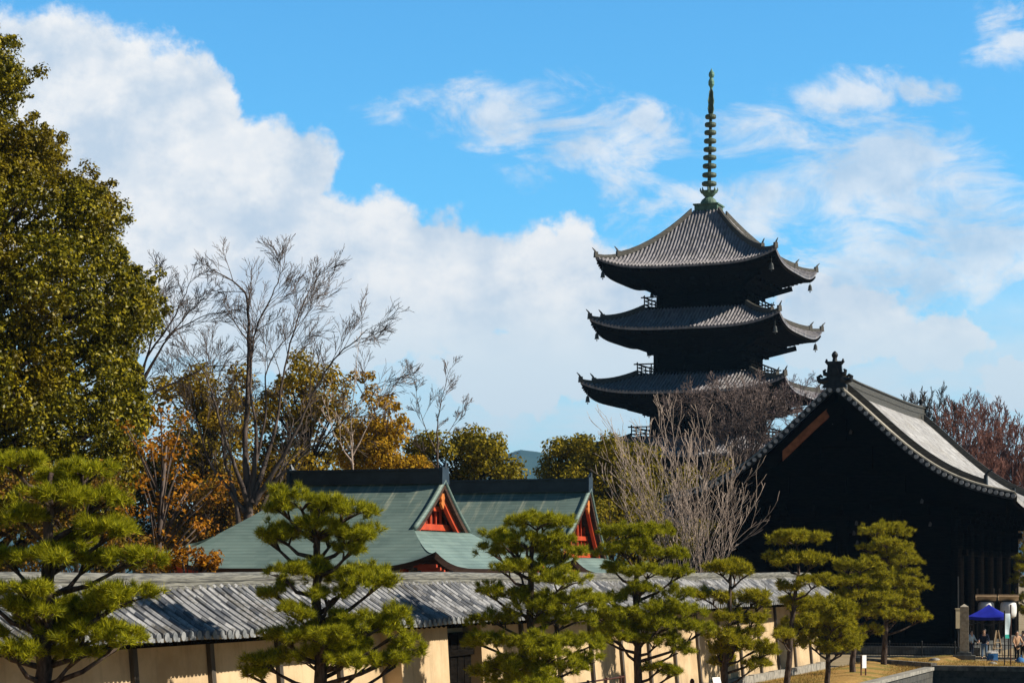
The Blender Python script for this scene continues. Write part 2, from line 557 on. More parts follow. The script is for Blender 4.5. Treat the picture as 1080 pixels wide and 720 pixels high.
M['hair'] = simple('black hair', (0.010, 0.008, 0.007), (0.02, 0.016, 0.014), 8.0, 0.5, 0.4)
M['pinebark'] = simple('dark pine bark', (0.030, 0.022, 0.018), (0.115, 0.082, 0.066), 9.0, 0.9, 0.1, (1, 1, 0.3), 0.6)
M['bark'] = simple('grey brown bark', (0.062, 0.047, 0.040), (0.145, 0.112, 0.096), 4.0, 0.9, 0.1, (1, 1, 0.3), 0.3)
M['darkbark'] = simple('dark bark', (0.022, 0.017, 0.015), (0.055, 0.042, 0.035), 4.0, 0.9, 0.1, (1, 1, 0.3), 0.3)
M['palebark'] = simple('pale grey bark', (0.30, 0.23, 0.19), (0.48, 0.385, 0.325), 4.0, 0.8, 0.2, (1, 1, 0.3))
M['purplebark'] = simple('purple brown twig bark', (0.105, 0.078, 0.072), (0.20, 0.155, 0.145), 4.0, 0.9, 0.1)
M['redbark'] = simple('red brown twig bark', (0.12, 0.055, 0.042), (0.20, 0.095, 0.075), 1.0, 0.9, 0.1)
M['mauvebark'] = simple('mauve twig bark', (0.10, 0.07, 0.085), (0.17, 0.125, 0.14), 1.0, 0.9, 0.1)
M['needle'] = leaf_mat('pine needles', [(0.070, 0.090, 0.005), (0.22, 0.235, 0.008), (0.42, 0.41, 0.012), (0.60, 0.54, 0.025)], 0.6, 0.12, 0.28)
M['needlefar'] = leaf_mat('pine needles yellowish', [(0.085, 0.092, 0.005), (0.25, 0.235, 0.009), (0.44, 0.39, 0.014), (0.60, 0.50, 0.028)], 0.6, 0.12, 0.28)
M['camphor'] = leaf_mat('camphor leaves', [(0.040, 0.044, 0.002), (0.095, 0.092, 0.003), (0.19, 0.165, 0.005), (0.42, 0.34, 0.016)], 0.42, 0.2, 0.2, 0.5, (0.20, 0.135, 0.004), 0.30)
M['goldgreen'] = leaf_mat('gold green leaves', [(0.12, 0.085, 0.006), (0.22, 0.155, 0.008), (0.34, 0.225, 0.012), (0.44, 0.27, 0.016)], 0.6, 0.12, 0.3, 0.5, (0.14, 0.13, 0.008), 0.3)
M['yellow'] = leaf_mat('yellow leaves', [(0.20, 0.12, 0.006), (0.33, 0.20, 0.008), (0.46, 0.27, 0.012), (0.52, 0.27, 0.012)], 0.6, 0.12, 0.3)
M['orange'] = leaf_mat('orange leaves', [(0.15, 0.060, 0.006), (0.30, 0.115, 0.007), (0.46, 0.18, 0.008), (0.55, 0.26, 0.012)], 0.6, 0.12, 0.3)
M['brownleaf'] = leaf_mat('dry brown leaves', [(0.05, 0.030, 0.010), (0.11, 0.058, 0.012), (0.24, 0.115, 0.012), (0.20, 0.14, 0.014)], 0.6, 0.1, 0.2)
M['evergreen'] = leaf_mat('evergreen leaves', [(0.085, 0.078, 0.004), (0.155, 0.132, 0.005), (0.24, 0.19, 0.008), (0.33, 0.24, 0.012)], 0.6, 0.12, 0.25)
M['darkleaf'] = leaf_mat('dark undergrowth leaves', [(0.020, 0.018, 0.003), (0.045, 0.040, 0.005), (0.09, 0.07, 0.008)], 0.7, 0.1, 0.15)


# ------------------------------------------------------------------ ground, moat, hill
MO = Vector((21.6, 111.6, 0))                       # inner corner of the moat: north bank meets its east end


def tg(s, e, z=0.0, o=MO):
    p = o + SV * s + EV * e
    return (p.x, p.y, z)


def ground_mats():
    m, T, b, out = new_mat('dry winter ground')
    co = T.n('ShaderNodeTexCoord').outputs['Object']
    n1 = T.noise(co, 0.25, 6, 0.6)
    n2 = T.noise(co, 3.5, 8, 0.65)
    col = T.mix(T.smooth(n2, 0.3, 0.7), (0.25, 0.19, 0.115), (0.36, 0.29, 0.19))
    col = T.mix(T.math('MULTIPLY', T.smooth(n1, 0.5, 0.62), 0.5), col, (0.20, 0.16, 0.08))
    T.put(b.inputs['Base Color'], col)
    b.inputs['Roughness'].default_value = 0.95
    b.inputs['Specular IOR Level'].default_value = 0.1
    M['ground'] = m
    m, T, b, out = new_mat('dry lawn')
    co = T.n('ShaderNodeTexCoord').outputs['Object']
    n1 = T.noise(co, 0.35, 6, 0.6)
    n2 = T.noise(co, 6.0, 8, 0.7)
    col = T.mix(T.smooth(n2, 0.3, 0.7), (0.27, 0.155, 0.045), (0.46, 0.29, 0.10))
    col = T.mix(T.math('MULTIPLY', T.smooth(n1, 0.48, 0.60), 0.7), col, (0.14, 0.15, 0.035))
    T.put(b.inputs['Base Color'], col)
    b.inputs['Roughness'].default_value = 0.95
    b.inputs['Specular IOR Level'].default_value = 0.1
    bn = T.n('ShaderNodeBump')
    bn.inputs['Strength'].default_value = 0.6
    bn.inputs['Distance'].default_value = 0.08
    T.put(bn.inputs['Height'], n2)
    T.put(b.inputs['Normal'], bn.outputs[0])
    M['lawn'] = m
    m, T, b, out = new_mat('green moat water')
    co = T.n('ShaderNodeTexCoord').outputs['Object']
    b.inputs['Base Color'].default_value = (0.012, 0.018, 0.014, 1)
    b.inputs['Roughness'].default_value = 0.06
    bn = T.n('ShaderNodeBump')
    bn.inputs['Strength'].default_value = 0.15
    bn.inputs['Distance'].default_value = 0.05
    T.put(bn.inputs['Height'], T.noise(co, 2.0, 3))
    T.put(b.inputs['Normal'], bn.outputs[0])
    M['water'] = m


def cut_stone_mat():
    """coursed stone blocks with dark joints"""
    m, T, b, out = new_mat('coursed moat stone')
    co = T.n('ShaderNodeTexCoord').outputs['Object']
    x, y, z = T.sep(co)
    br = T.n('ShaderNodeTexBrick')
    T.put(br.inputs['Vector'], T.combine(T.math('ADD', x, y), z, 0.0))
    br.inputs['Color1'].default_value = (0.022, 0.023, 0.023, 1)
    br.inputs['Color2'].default_value = (0.06, 0.06, 0.056, 1)
    br.inputs['Mortar'].default_value = (0.012, 0.012, 0.012, 1)
    br.inputs['Scale'].default_value = 1.0
    br.inputs['Mortar Size'].default_value = 0.018
    br.inputs['Brick Width'].default_value = 0.75
    br.inputs['Row Height'].default_value = 0.36
    n = T.noise(co, 3.0, 8, 0.65)
    T.put(b.inputs['Base Color'], T.mix(T.smooth(n, 0.35, 0.7), br.outputs[0], (0.085, 0.08, 0.068)))
    b.inputs['Roughness'].default_value = 0.8
    bn = T.n('ShaderNodeBump')
    bn.inputs['Strength'].default_value = 0.8
    bn.inputs['Distance'].default_value = 0.05
    T.put(bn.inputs['Height'], T.math('ADD', n, T.math('MULTIPLY', br.outputs[1], -1.0)))
    T.put(b.inputs['Normal'], bn.outputs[0])
    M['moatstone'] = m


def build_ground():
    ground_mats(); cut_stone_mat()
    M['capstone'] = simple('weathered cap stone', (0.075, 0.07, 0.062), (0.20, 0.185, 0.16), 2.5, 0.85, 0.2, (1, 1, 1), 0.5)
    B = 7200
    g = MB()
    for (s0, s1, e0, e1) in ((-B, B, 0, B), (-B, 0, -B, 0), (14, B, -B, 0)):
        g.add([tg(s0, e0), tg(s1, e0), tg(s1, e1), tg(s0, e1)], [(0, 1, 2, 3)])
    tag(g.build('ground', M['ground']), kind='structure')
    w = MB()
    w.add([tg(0, -200, -1.5), tg(14, -200, -1.5), tg(14, 0, -1.5), tg(0, 0, -1.5)], [(0, 1, 2, 3)])
    tag(w.build('water', M['water']), kind='structure')
    # lawn strip between moat and wall, and around the gate's west foot
    l = MB()
    rows = []
    for i in range(61):
        e = -130 + 146 * i / 60
        rows.append([tg(s, e, 0.008 + (0.10 * math.sin(s * 1.3 + e * 0.21) + 0.10) * (1 if -4.6 < s < -0.6 else 0)) for s in np.linspace(-5.3, -0.45, 12)])
    l.grid(rows)
    tag(l.build('lawn', M['lawn'], smooth=True), kind='structure')
    l = MB()
    l.grid([[tg(s, e, 0.012 + 0.06 * abs(math.sin(s * .9 + e * .7))) for s in np.linspace(-0.35, 16, 30)] for e in np.linspace(0.5, 11.5, 16)])
    tag(l.build('lawn_terrace', M['lawn'], smooth=True), kind='structure')
    # moat walls
    t = thing('moat_wall', 'dark coursed stone moat wall with pale cap stones at the lower right', 'wall', MO, SROT)
    f = MB(); f.box((6.8, 0.25, -1.15), (14.4, 0.46, 2.32)); f.build('stone_face', M['moatstone'], t)
    c = MB()
    x = -0.1
    rng = random.Random(3)
    while x < 13.5:
        w_ = rng.uniform(1.1, 1.7)
        c.box((x + w_ / 2, 0.18 + rng.uniform(-.015, .015), 0.11), (w_ - 0.03, 0.62, 0.24), rng.uniform(-.006, .006))
        x += w_
    c.build('cap_stones', M['capstone'], t)
    t = thing('moat_bank', 'grey stone moat bank along the lawn below the pines', 'stone bank', MO, SROT)
    f = MB(); f.box((-0.25, -70.1, -1.15), (0.46, 140.0, 2.32)); f.build('stone_face', M['moatstone'], t)
    c = MB()
    y = -0.35
    while y > -60:
        w_ = rng.uniform(1.2, 2.0)
        c.box((-0.18, y - w_ / 2, 0.085), (0.5, w_ - 0.03, 0.17))
        y -= w_
    c.build('cap_stones', M['stone'], t)
    # low kerb on the terrace edge, to the left of the moat corner
    c = MB()
    a, b_ = P(985, 703, 112.4), P(905, 694, 120)
    a.z = b_.z = 0.15
    n = 9
    for i in range(n):
        p, q = a.lerp(b_, i / n), a.lerp(b_, (i + 0.97) / n)
        c.beam(p, q, 0.35, 0.34)
    o = c.build('stone_kerb', M['capstone'], loc=(a.x, a.y, 0))
    tag(o, 'low grey stone kerb across the lawn left of the moat wall', 'kerb')
    # far hills
    h = MB()
    rng = random.Random(8)
    pts = [(-2600, 30), (-1500, 45), (-700, 60), (-250, 84), (-90, 112), (-30, 134), (10, 147), (40, 146), (90, 130), (200, 92), (500, 60), (1000, 50), (1600, 40), (2600, 30)]
    xs = np.linspace(-2600, 2600, 260)
    hz = np.interp(xs, [p[0] for p in pts], [p[1] for p in pts]) + np.array([rng.uniform(-3, 3) for _ in xs])
    rows = []
    for k, (dy, fr) in enumerate(((-420, 0.0), (-260, 0.45), (-120, 0.82), (0, 1.0), (260, 0.7), (700, 0.0))):
        rows.append([(x * 2, 5200 + 2 * dy + 80 * math.sin(x * .004), max(-1, 2 * z * fr + rng.uniform(-6, 6) * (1 if 0 < fr < 1 else 0))) for x, z in zip(xs, hz)])
    h.grid(rows)
    M['hill'] = simple('forested hill', (0.015, 0.034, 0.020), (0.035, 0.062, 0.034), 0.02, 0.95, 0.05)
    tag(h.build('hills', M['hill']), kind='structure')


# ------------------------------------------------------------------ five storey pagoda
def rot4(k, x, y):
    return [(x, y), (-y, x), (-x, -y), (y, -x)][k]


def build_pagoda():
    base = Vector(((747.5 - CX) / F * 215, 215, 0))
    t = thing('pagoda', 'tall dark timber pagoda with tiled roofs and green bronze spire', 'pagoda', base, SROT)
    #        eave a, z eave, a top, z top, body half, body z0, body z1, balcony half, lift
    ST = [(8.85, 34.1, 1.25, 40.35, 3.9, 30.7, 32.0, 5.2, 1.15),
          (9.3, 28.15, 5.0, 30.55, 4.2, 24.2, 26.2, 5.75, 1.15),
          (10.0, 22.05, 5.5, 24.15, 4.5, 18.1, 20.2, 6.2, 1.15),
          (10.5, 16.0, 6.0, 18.0, 4.8, 11.9, 14.0, 6.7, 1.1),
          (11.0, 9.85, 6.5, 11.85, 5.1, 1.2, 7.8, 0, 1.0)]
    for si, (a, ze, at, zt, bh, b0, b1, bal, lift) in enumerate(ST):
        pw = 1.55 if si == 0 else 1.25

        def A(v): return at + (a - at) * v

        def Z(x, v):
            return ze + (zt - ze) * max(0.0, 1 - v) ** pw + lift * min(1.0, abs(x) / max(A(v), .01)) ** 4 * v ** 2
        rf = MB()
        nu, nv = 25, 9
        for k in range(4):
            rows = []
            for j in range(nv):
                v = j / (nv - 1)
                rows.append([(*rot4(k, A(v) * u, -A(v)), Z(A(v) * u, v)) for u in np.linspace(-1, 1, nu)])
            rf.grid(rows)
            # tile rows
            sp = 0.335
            nrib = int(2 * a / sp)
            for i in range(nrib):
                x = -a + sp * (i + 0.5) + (2 * a - nrib * sp) / 2
                v0 = max(0.0, (abs(x) - at) / (a - at))
                if v0 > 0.985:
                    continue
                ns = max(2, int(8 * (1 - v0)) + 1)
                prof = [(-0.10, 0.0), (-0.08, 0.11), (0.0, 0.165), (0.08, 0.11), (0.10, 0.0)]
                rr = []
                for j in range(ns + 1):
                    v = v0 + (1.004 - v0) * j / ns
                    zz = Z(x, v)
                    rr.append([(*rot4(k, x + px, -A(v)), zz + pz) for px, pz in prof])
                n0 = len(rf.v)
                rf.grid(rr)
                n1 = len(rf.v)
                rf.f.append(tuple(range(n1 - 5, n1)))
            # edge board
            top = [(*rot4(k, a * u, -a), Z(a * u, 1)) for u in np.linspace(-1, 1, nu)]
            rf.grid([top, [(p[0], p[1], p[2] - 0.16) for p in top]])
        roof = rf.build('roof', M['pagodatile'], t)
        roof['label'] = ['topmost pagoda roof, steep grey tiles', 'second pagoda roof from the top', 'third pagoda roof from the top',
                         'fourth pagoda roof, behind bare twigs', 'lowest pagoda roof, hidden behind trees'][si]
        # underside with rafters and stepped brackets
        un = MB()
        for k in range(4):
            e_ = [(*rot4(k, (a - .05) * u, -(a - .05)), Z(a * u, 1) - 0.17) for u in np.linspace(-1, 1, nu)]
            e2 = [(*rot4(k, (a - .25) * u, -(a - .25)), Z(a * u, 1) - 0.50) for u in np.linspace(-1, 1, nu)]
            am = bh + (a - bh) * 0.45
            mid = [(*rot4(k, am * u, -am), ze - 0.75 + 0.25 * lift * abs(u) ** 4) for u in np.linspace(-1, 1, nu)]
            inn = [(*rot4(k, (bh + .1) * u, -(bh + .1)), b1 - 0.1) for u in np.linspace(-1, 1, nu)]
            un.grid([e_, e2, mid, inn])
            nr = int(2 * a / 0.42)
            for i in range(nr):
                x = -a + 0.3 + i * (2 * a - 0.6) / (nr - 1)
                zz = Z(x, 1) - 0.40
                un.beam((*rot4(k, x, -(a - .04)), zz), (*rot4(k, x * 0.93, -(a - 1.7)), zz - 0.10), 0.15, 0.17)
            # tail rafters at the corners
            for q, (f_, dz) in enumerate(((0.76, -0.85), (0.63, -1.3))):
                c0 = rot4(k, -bh, -bh); c1 = rot4(k, -a * f_ * 1.0, -a * f_ * 1.0)
                un.beam((*c0, b1 + .2), (*c1, ze + dz + 0.15), 0.42, 0.5)
            for q in range(3):
                hw = bh + 0.5 + q * 0.75
                zz = b1 + 0.15 + q * 0.5
                n_ = 9
                for i in range(n_):
                    x = -hw + 2 * hw * i / (n_ - 1)
                    un.box((*rot4(k, x, -hw), zz), (0.4, 0.4, 0.32))
                p, q2 = rot4(k, -hw, -hw), rot4(k, hw, -hw)
                un.beam((*p, zz + .28), (*q2, zz + .28), 0.25, 0.22)
        un.build('eave_bracket', M['darkwood'], t)
        # hip ridges with ornaments, bells
        for k in range(4):
            hb = MB()

            def H(v, dz):
                return Vector((*rot4(k, -A(v), -A(v)), Z(A(v), v) + dz))
            vs1 = np.linspace(0.02, 0.76, 8)
            vs2 = np.linspace(0.70, 0.99, 5)
            for vsx, w, h in ((vs1, 0.34, 0.52), (vs2, 0.28, 0.34)):
                d = Vector((*rot4(k, 1, -1), 0)).normalized()
                rowsA = []
                for v in vsx:
                    p = H(v, 0)
                    rowsA.append([p - d * w / 2, p - d * w / 2 * .8 + Vector((0, 0, h)), p + d * w / 2 * .8 + Vector((0, 0, h)), p + d * w / 2])
                hb.grid(rowsA)
                hb.add(rowsA[-1], [(0, 1, 2, 3)]); hb.add(rowsA[0], [(3, 2, 1, 0)])
            for v, sc in ((0.77, 1.0), (0.995, 0.9)):
                p = H(v, 0)
                o2 = Vector((*rot4(k, -0.7, -0.7), 0))
                hb.box(p + Vector((0, 0, .30 * sc)), (0.42 * sc, 0.42 * sc, 0.62 * sc), R(45), 0.8)
                hb.tube([p + Vector((0, 0, .5 * sc)), p + o2 * .15 + Vector((0, 0, .75 * sc)), p + o2 * .42 + Vector((0, 0, 1.02 * sc))], [.13 * sc, .09 * sc, .035], 5)
            hb.build('hip_ridge', M['ridgetile'], roof)
            bb = MB()
            c = Vector((*rot4(k, -(a - .55), -(a - .55)), ze + lift - 0.55))
            bb.tube([c, c - Vector((0, 0, .75))], .025, 4)
            bb.lathe(c - Vector((0, 0, 1.35)), [(.25, 0), (.21, .12), (.18, .38), (.12, .56), (.03, .62)], 8)
            bb.box(c - Vector((0, 0, 1.48)), (.1, .04, .14))
            bb.build('wind_bell', M['bell'], roof)
        # body
        bd = MB()
        bd.box((0, 0, (b0 + b1) / 2 + .2), (2 * bh, 2 * bh, b1 - b0 + .8))
        for k in range(4):
            for i in range(4):
                x = -bh + .1 + (2 * bh - .2) * i / 3
                p = rot4(k, x, -bh)
                bd.tube([(*p, b0), (*p, b1 + .3)], .26, 8)
            for zz in (b0 + .55, b1 - .25):
                p, q = rot4(k, -bh, -bh - .06), rot4(k, bh, -bh - .06)
                bd.beam((*p, zz), (*q, zz), .24, .26)
        bd.build('storey_wall', M['darkwood'], t)
        if bal:
            pl = MB()
            pl.box((0, 0, b0 - .12), (2 * bal, 2 * bal, .24))
            pl.box((0, 0, b0 - .5), (2 * bal - 1.2, 2 * bal - 1.2, .5))
            bo = pl.build('balcony', M['darkwood'], t)
            rl = MB()
            for k in range(4):
                hb_ = bal - .12
                for zz, w in ((b0 + .95, .12), (b0 + .62, .08), (b0 + .25, .1)):
                    ex = .35 if zz > b0 + .9 else 0
                    p, q = rot4(k, -hb_ - ex, -hb_), rot4(k, hb_ + ex, -hb_)
                    rl.beam((*p, zz), (*q, zz), w, w)
                n_ = 9
                for i in range(n_):
                    x = -hb_ + 2 * hb_ * i / (n_ - 1)
                    p = rot4(k, x, -hb_)
                    hgt = 1.15 if i in (0, n_ - 1) else .95
                    rl.box((*p, b0 + hgt / 2), (.1, .1, hgt))
            rl.build('railing', M['darkwood'], bo)
    # stone podium
    pb = MB(); pb.box((0, 0, .6), (14.5, 14.5, 1.2)); pb.build('podium', M['stone'], t)
    # spire
    TL = math.tan(R(1.25))

    def sp(z): return Vector(((z - 41.0) * TL * .938, (z - 41.0) * TL * .347, z))
    s_ = MB()
    s_.box((0, 0, 40.62), (2.3, 2.3, .8)); s_.box((0, 0, 41.08), (2.55, 2.55, .14)); s_.box((0, 0, 40.25), (2.6, 2.6, .14))
    dew = s_.build('dew_basin', M['bronze'], t)
    s_ = MB()
    s_.lathe(sp(41.15), [(.85, 0), (.82, .25), (.68, .5), (.45, .68), (.38, .74)], 18)
    s_.lathe(sp(41.9), [(.36, 0), (.55, .2), (.72, .42), (.80, .62), (.62, .60), (.3, .55)], 16)
    for k in range(8):
        an = k * math.pi / 4 + .2
        c = sp(42.35)
        d = Vector((math.cos(an), math.sin(an), 0))
        s_.tube([c + d * .66, c + d * .84 + Vector((0, 0, .25)), c + d * .86 + Vector((0, 0, .5))], [.14, .09, .02], 5)
    s_.build('lotus_bowl', M['bronze'], t)
    m = MB()
    m.tube([sp(41.5), sp(50.6), sp(54.2)], [.20, .15, .10], 10)
    mast = m.build('spire_mast', M['bronzering'], t)
    ys = [123.3, 131.7, 140, 148.9, 157.8, 166.4, 175.3, 184.7, 193.9]
    for i, y in enumerate(ys):
        z = CAMH + (HY - y) / F * 215
        r = .55 + .19 * i / 8
        rg = MB()
        rg.lathe(sp(z - .2), [(r * .55, 0), (r * .92, .02), (r, .12), (r * .97, .34), (r * .80, .40), (r * .3, .42)], 18)
        rg.build('spire_ring', M['bronzering'], t)
    fl = MB()
    for k in range(4):
        an = R(45) + k * math.pi / 2 + R(12)
        d = Vector((math.cos(an), math.sin(an), 0))
        nn = Vector((-d.y, d.x, 0)) * .03
        outl = [(.10, 50.0), (.30, 50.15), (.42, 50.6), (.34, 51.0), (.42, 51.4), (.30, 51.9), (.28, 52.3), (.10, 52.6)]
        poly = [sp(z) + d * r - nn / 2 for r, z in outl] + [sp(52.6) - nn / 2, sp(50.0) - nn / 2]
        fl.prism(poly, nn)
    fl.build('spire_flame', M['bronze'], t)
    tp = MB()
    tp.lathe(sp(52.55), [(.12, 0), (.16, .2), (.30, .45), (.30, .75), (.20, 1.0), (.10, 1.25)], 12)
    tp.lathe(sp(53.65), [(.08, 0), (.24, .1), (.30, .3), (.26, .52), (.12, .72), (.02, .95)], 12)
    tp.build('spire_jewel', M['bronzetop'], t)


# ------------------------------------------------------------------ great south gate
def build_gate():
    base = Vector(((880 - CX) / F * 132, 132, 0))
    t = thing('temple_gate', 'huge black timber temple gate with curved pale tile roof', 'gate', base, SROT)
    L, W = 31.0, 10.7
    KS = [0, 1.1, 2.3, 3.6, 5.0, 6.5, 8.9, 10.0, 10.7]
    KZ = [16.15, 15.35, 14.15, 12.95, 11.8, 10.80, 9.62, 9.25, 9.05]
    pc = np.polyfit(KS, KZ, 4)

    def z0(s): return float(np.polyval(pc, abs(s)))

    def Zr(s, y):
        e = min(y, L - y)
        u = max(0.0, 1 - e / 9.0)
        k = (abs(s) / W) ** 3
        return z0(s) + 0.42 * u * u * k + 0.18 * u * u
    ns = 20
    ss = np.linspace(0, W, ns + 1)
    for sg in (-1, 1):
        rf = MB()
        ys = np.linspace(1.35, L - 1.35, 30)
        rf.grid([[(sg * s, y, Zr(s, y)) for y in ys] for s in ss])
        sp = 0.34
        n = int((L - 2.7) / sp)
        for i in range(n):
            y = 1.35 + sp * (i + .5)
            prof = [(-.105, 0), (-.08, .09), (0, .125), (.08, .09), (.105, 0)]
            rr = [[(sg * s, y + a, Zr(s, y) + b) for a, b in prof] for s in ss]
            rf.grid(rr)
            m_ = len(rf.v)
            rf.f.append(tuple(range(m_ - 5, m_)))
        e = [(sg * W, y, Zr(W, y)) for y in ys]
        rf.grid([e, [(p[0] - sg * .02, p[1], p[2] - .25) for p in e]])
        roof = rf.build('roof', M['gatetile'], t)
        # verge strips at both gable ends
        for end in (0, 1):
            vb = MB()
            f = (lambda y: y) if end == 0 else (lambda y: L - y)
            yy = [f(v) for v in (0.0, .45, .9, 1.34)]
            vb.grid([[(sg * s, y, Zr(s, y) + .03) for y in yy] for s in ss])
            for yv in (.16, .55, .95):
                y = f(yv)
                prof = [(-.13, .02), (-.10, .12), (0, .17), (.10, .12), (.13, .02)]
                vb.grid([[(sg * s, y + a, Zr(s, y) + b) for a, b in prof] for s in ss])
            edge = [(sg * s, f(0.0), Zr(s, 0)) for s in ss]
            ve = vb.build('verge', M['vergetile'], roof)
            eg = MB()
            eg.grid([edge, [(p[0], p[1], p[2] - .40) for p in edge]])
            eg.build('verge_edge', M['ornament'], ve)
            de = MB()
            nd = 32
            for i in range(nd):
                s = .25 + (W - .3) * i / (nd - 1)
                de.disc((sg * s, f(-.04), z0(s) + .42 * (s / W) ** 3 + .18 - .17), (0, 1, 0), .13, .12, 10)
            de.build('verge_tile_ends', M['tileend'], ve)
            # descending ridge with end ornament
            kr = MB()
            y = f(1.75)
            rows = []
            for s in np.linspace(.5, 8.7, 14):
                zz = Zr(s, y)
                rows.append([(sg * s, y - .2, zz), (sg * s, y - .16, zz + .62), (sg * s, y + .16, zz + .62), (sg * s, y + .2, zz)])
            kr.grid(rows); kr.add(rows[-1], [(0, 1, 2, 3)])
            kr.build('descending_ridge', M['ridgetile'], roof)
            om = MB()
            s = 8.8
            om.box((sg * s, y, Zr(s, y) + .42), (.22, .62, .9), 0, .75)
            om.tube([(sg * s, y, Zr(s, y) + .8), (sg * (s + .12), y, Zr(s, y) + 1.05), (sg * (s + .4), y, Zr(s, y) + 1.2)], [.12, .09, .04], 6)
            om.build('ridge_ornament', M['ornament'], roof)
            om = MB()
            s = W - .25
            om.box((sg * s, y, Zr(s, y) + .25), (.2, .42, .55), 0, .75)
            om.build('ridge_ornament', M['ornament'], roof)
        # underside and rafters
        un = MB()
        ys2 = np.linspace(.12, L - .12, 26)
        un.grid([[(sg * s * .995, y, Zr(s, y) - (.26 if s < W - .1 else .25) - .12) for y in ys2] for s in ss])
        for i in range(70):
            y = .5 + (L - 1.0) * i / 69
            for a, b in ((W - .08, 7.6), (7.6, 5.6)):
                un.beam((sg * a, y, Zr(a, y) - .48), (sg * b, y, Zr(b, y) - .50), .16, .18)
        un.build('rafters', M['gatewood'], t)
        # bargeboards under the verge
        for end in (0, 1):
            yb = .5 if end == 0 else L - .5
            for (sa, sb, nm) in ((.12, 3.3, 'upper'), (3.3, 10.2, 'lower')):
                bo = MB()
                q = np.linspace(sa, sb, 9)
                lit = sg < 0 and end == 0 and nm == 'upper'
                mat = M['sunlitboard'] if lit else M['gatewood']  # only this board gets the painted sunlight, the others stay dark timber
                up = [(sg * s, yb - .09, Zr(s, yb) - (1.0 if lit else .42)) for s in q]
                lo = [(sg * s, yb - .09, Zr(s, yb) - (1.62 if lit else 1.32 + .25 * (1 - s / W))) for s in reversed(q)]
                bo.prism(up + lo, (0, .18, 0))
                if lit:
                    cb = MB()
                    lo2 = [(p[0], p[1] - .03, p[2] + .02) for p in up]
                    cb.prism([(sg * s, yb - .12, Zr(s, yb) - .42) for s in q] + list(reversed(lo2)), (0, .22, 0))
                    cb.build('bargeboard', M['gatewood'], t)
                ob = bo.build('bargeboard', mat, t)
                if mat is M['sunlitboard']:
                    ob['label'] = 'upper bargeboard on the left slope of the gable, coloured orange as if sunlit'
    # ridge
    rg = MB()
    ys = np.linspace(.25, L - .25, 20)
    for (hw, za, zb) in ((.34, -.15, .30), (.28, .30, .74)):
        rows = [[(-hw, y, Zr(0, y) + za), (-hw, y, Zr(0, y) + zb), (hw, y, Zr(0, y) + zb), (hw, y, Zr(0, y) + za)] for y in ys]
        rg.grid(rows); rg.add(rows[0], [(3, 2, 1, 0)]); rg.add(rows[-1], [(0, 1, 2, 3)])
    rows = [[(.20 * math.cos(a), y, Zr(0, y) + .74 + .2 * math.sin(a)) for a in np.linspace(0, math.pi, 6)] for y in ys]
    rg.grid(rows)
    for zz in (.26, .70):
        rows = [[(-.38, y, Zr(0, y) + zz), (-.38, y, Zr(0, y) + zz + .07), (.38, y, Zr(0, y) + zz + .07), (.38, y, Zr(0, y) + zz)] for y in ys]
        rg.grid(rows)
    rg.build('ridge', M['ridgetile'], t)
    for y, dy in ((.12, -1), (L - .12, 1)):
        om = MB()
        zb = Zr(0, y) + (0 if dy < 0 else -.55)
        om.box((0, y, zb + .80), (.98, .30, 1.0), 0, .84)
        om.box((0, y, zb + 1.34), (.86, .36, .12))
        om.lathe((0, y, zb + 1.36), [(.20, 0), (.15, .10), (.13, .25), (.19, .36), (.20, .46), (.13, .58), (.04, .66 if dy < 0 else .62)], 12)
        om.box((0, y, zb + .06), (1.5, .30, .5), 0, .72)
        for sg in (-1, 1):
            om.tube([(sg * .40, y, zb + .30), (sg * .70, y, zb + .20), (sg * .96, y, zb + .26), (sg * 1.02, y, zb + .46), (sg * .86, y, zb + .56), (sg * .74, y, zb + .46)], [.2, .2, .16, .13, .10, .06], 8)
            om.tube([(sg * .42, y, zb + .62), (sg * .62, y, zb + .66), (sg * .66, y, zb + .84), (sg * .54, y, zb + .92)], [.15, .14, .10, .05], 8)
            om.tube([(sg * .36, y, zb + 1.26), (sg * .52, y, zb + 1.40), (sg * .50, y, zb + 1.56)], [.13, .10, .04], 7)
        om.disc((0, y + dy * .18, zb + .8), (0, 1, 0), .26, .1, 12)
        om.build('ridge_end_ornament', M['ornament'], t)
    # gable wall, body
    for y in (2.5, L - 2.5):
        gw = MB()
        q = np.linspace(-8.2, 8.2, 25)
        up = [(s, y, Zr(s, y) - .55) for s in q]
        gw.prism(up + [(8.2, y, 9.0), (-8.2, y, 9.0)], (0, .15, 0))
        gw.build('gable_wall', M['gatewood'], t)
        bm = MB()
        yb = y - .14 if y < 10 else y + .29
        for zz, hw in ((9.6, 7.8), (11.1, 5.2), (12.9, 3.0)):
            bm.box((0, yb, zz), (2 * hw, .26, .42))
        for x, z_, h in ((0, 10.3, 1.2), (-3.6, 10.3, 1.2), (3.6, 10.3, 1.2), (-1.6, 12.0, 1.4), (1.6, 12.0, 1.4), (0, 13.8, 1.6)):
            bm.box((x, yb, z_), (.55, .3, h))
        bm.build('gable_beams', M['gatewood'], t)
    pn = MB()
    y = .38
    zc = Zr(0, y) - 1.55
    pn.prism([(-.30, y, zc + .5), (.30, y, zc + .5), (.55, y, zc), (.35, y, zc - .35), (.5, y, zc - .6), (.15, y, zc - .8), (0, y, zc - 1.15), (-.15, y, zc - .8), (-.5, y, zc - .6), (-.35, y, zc - .35), (-.55, y, zc)], (0, -.12, 0))
    pn.build('gable_pendant', M['gatewood'], t)
    BH, y0, y1 = 7.0, 2.4, 28.2
    bd = MB()
    bd.box((0, (y0 + y1) / 2, 4.9), (2 * BH - .5, y1 - y0 - .5, 9.0))
    bd.build('inner_wall', M['gatewood'], t)
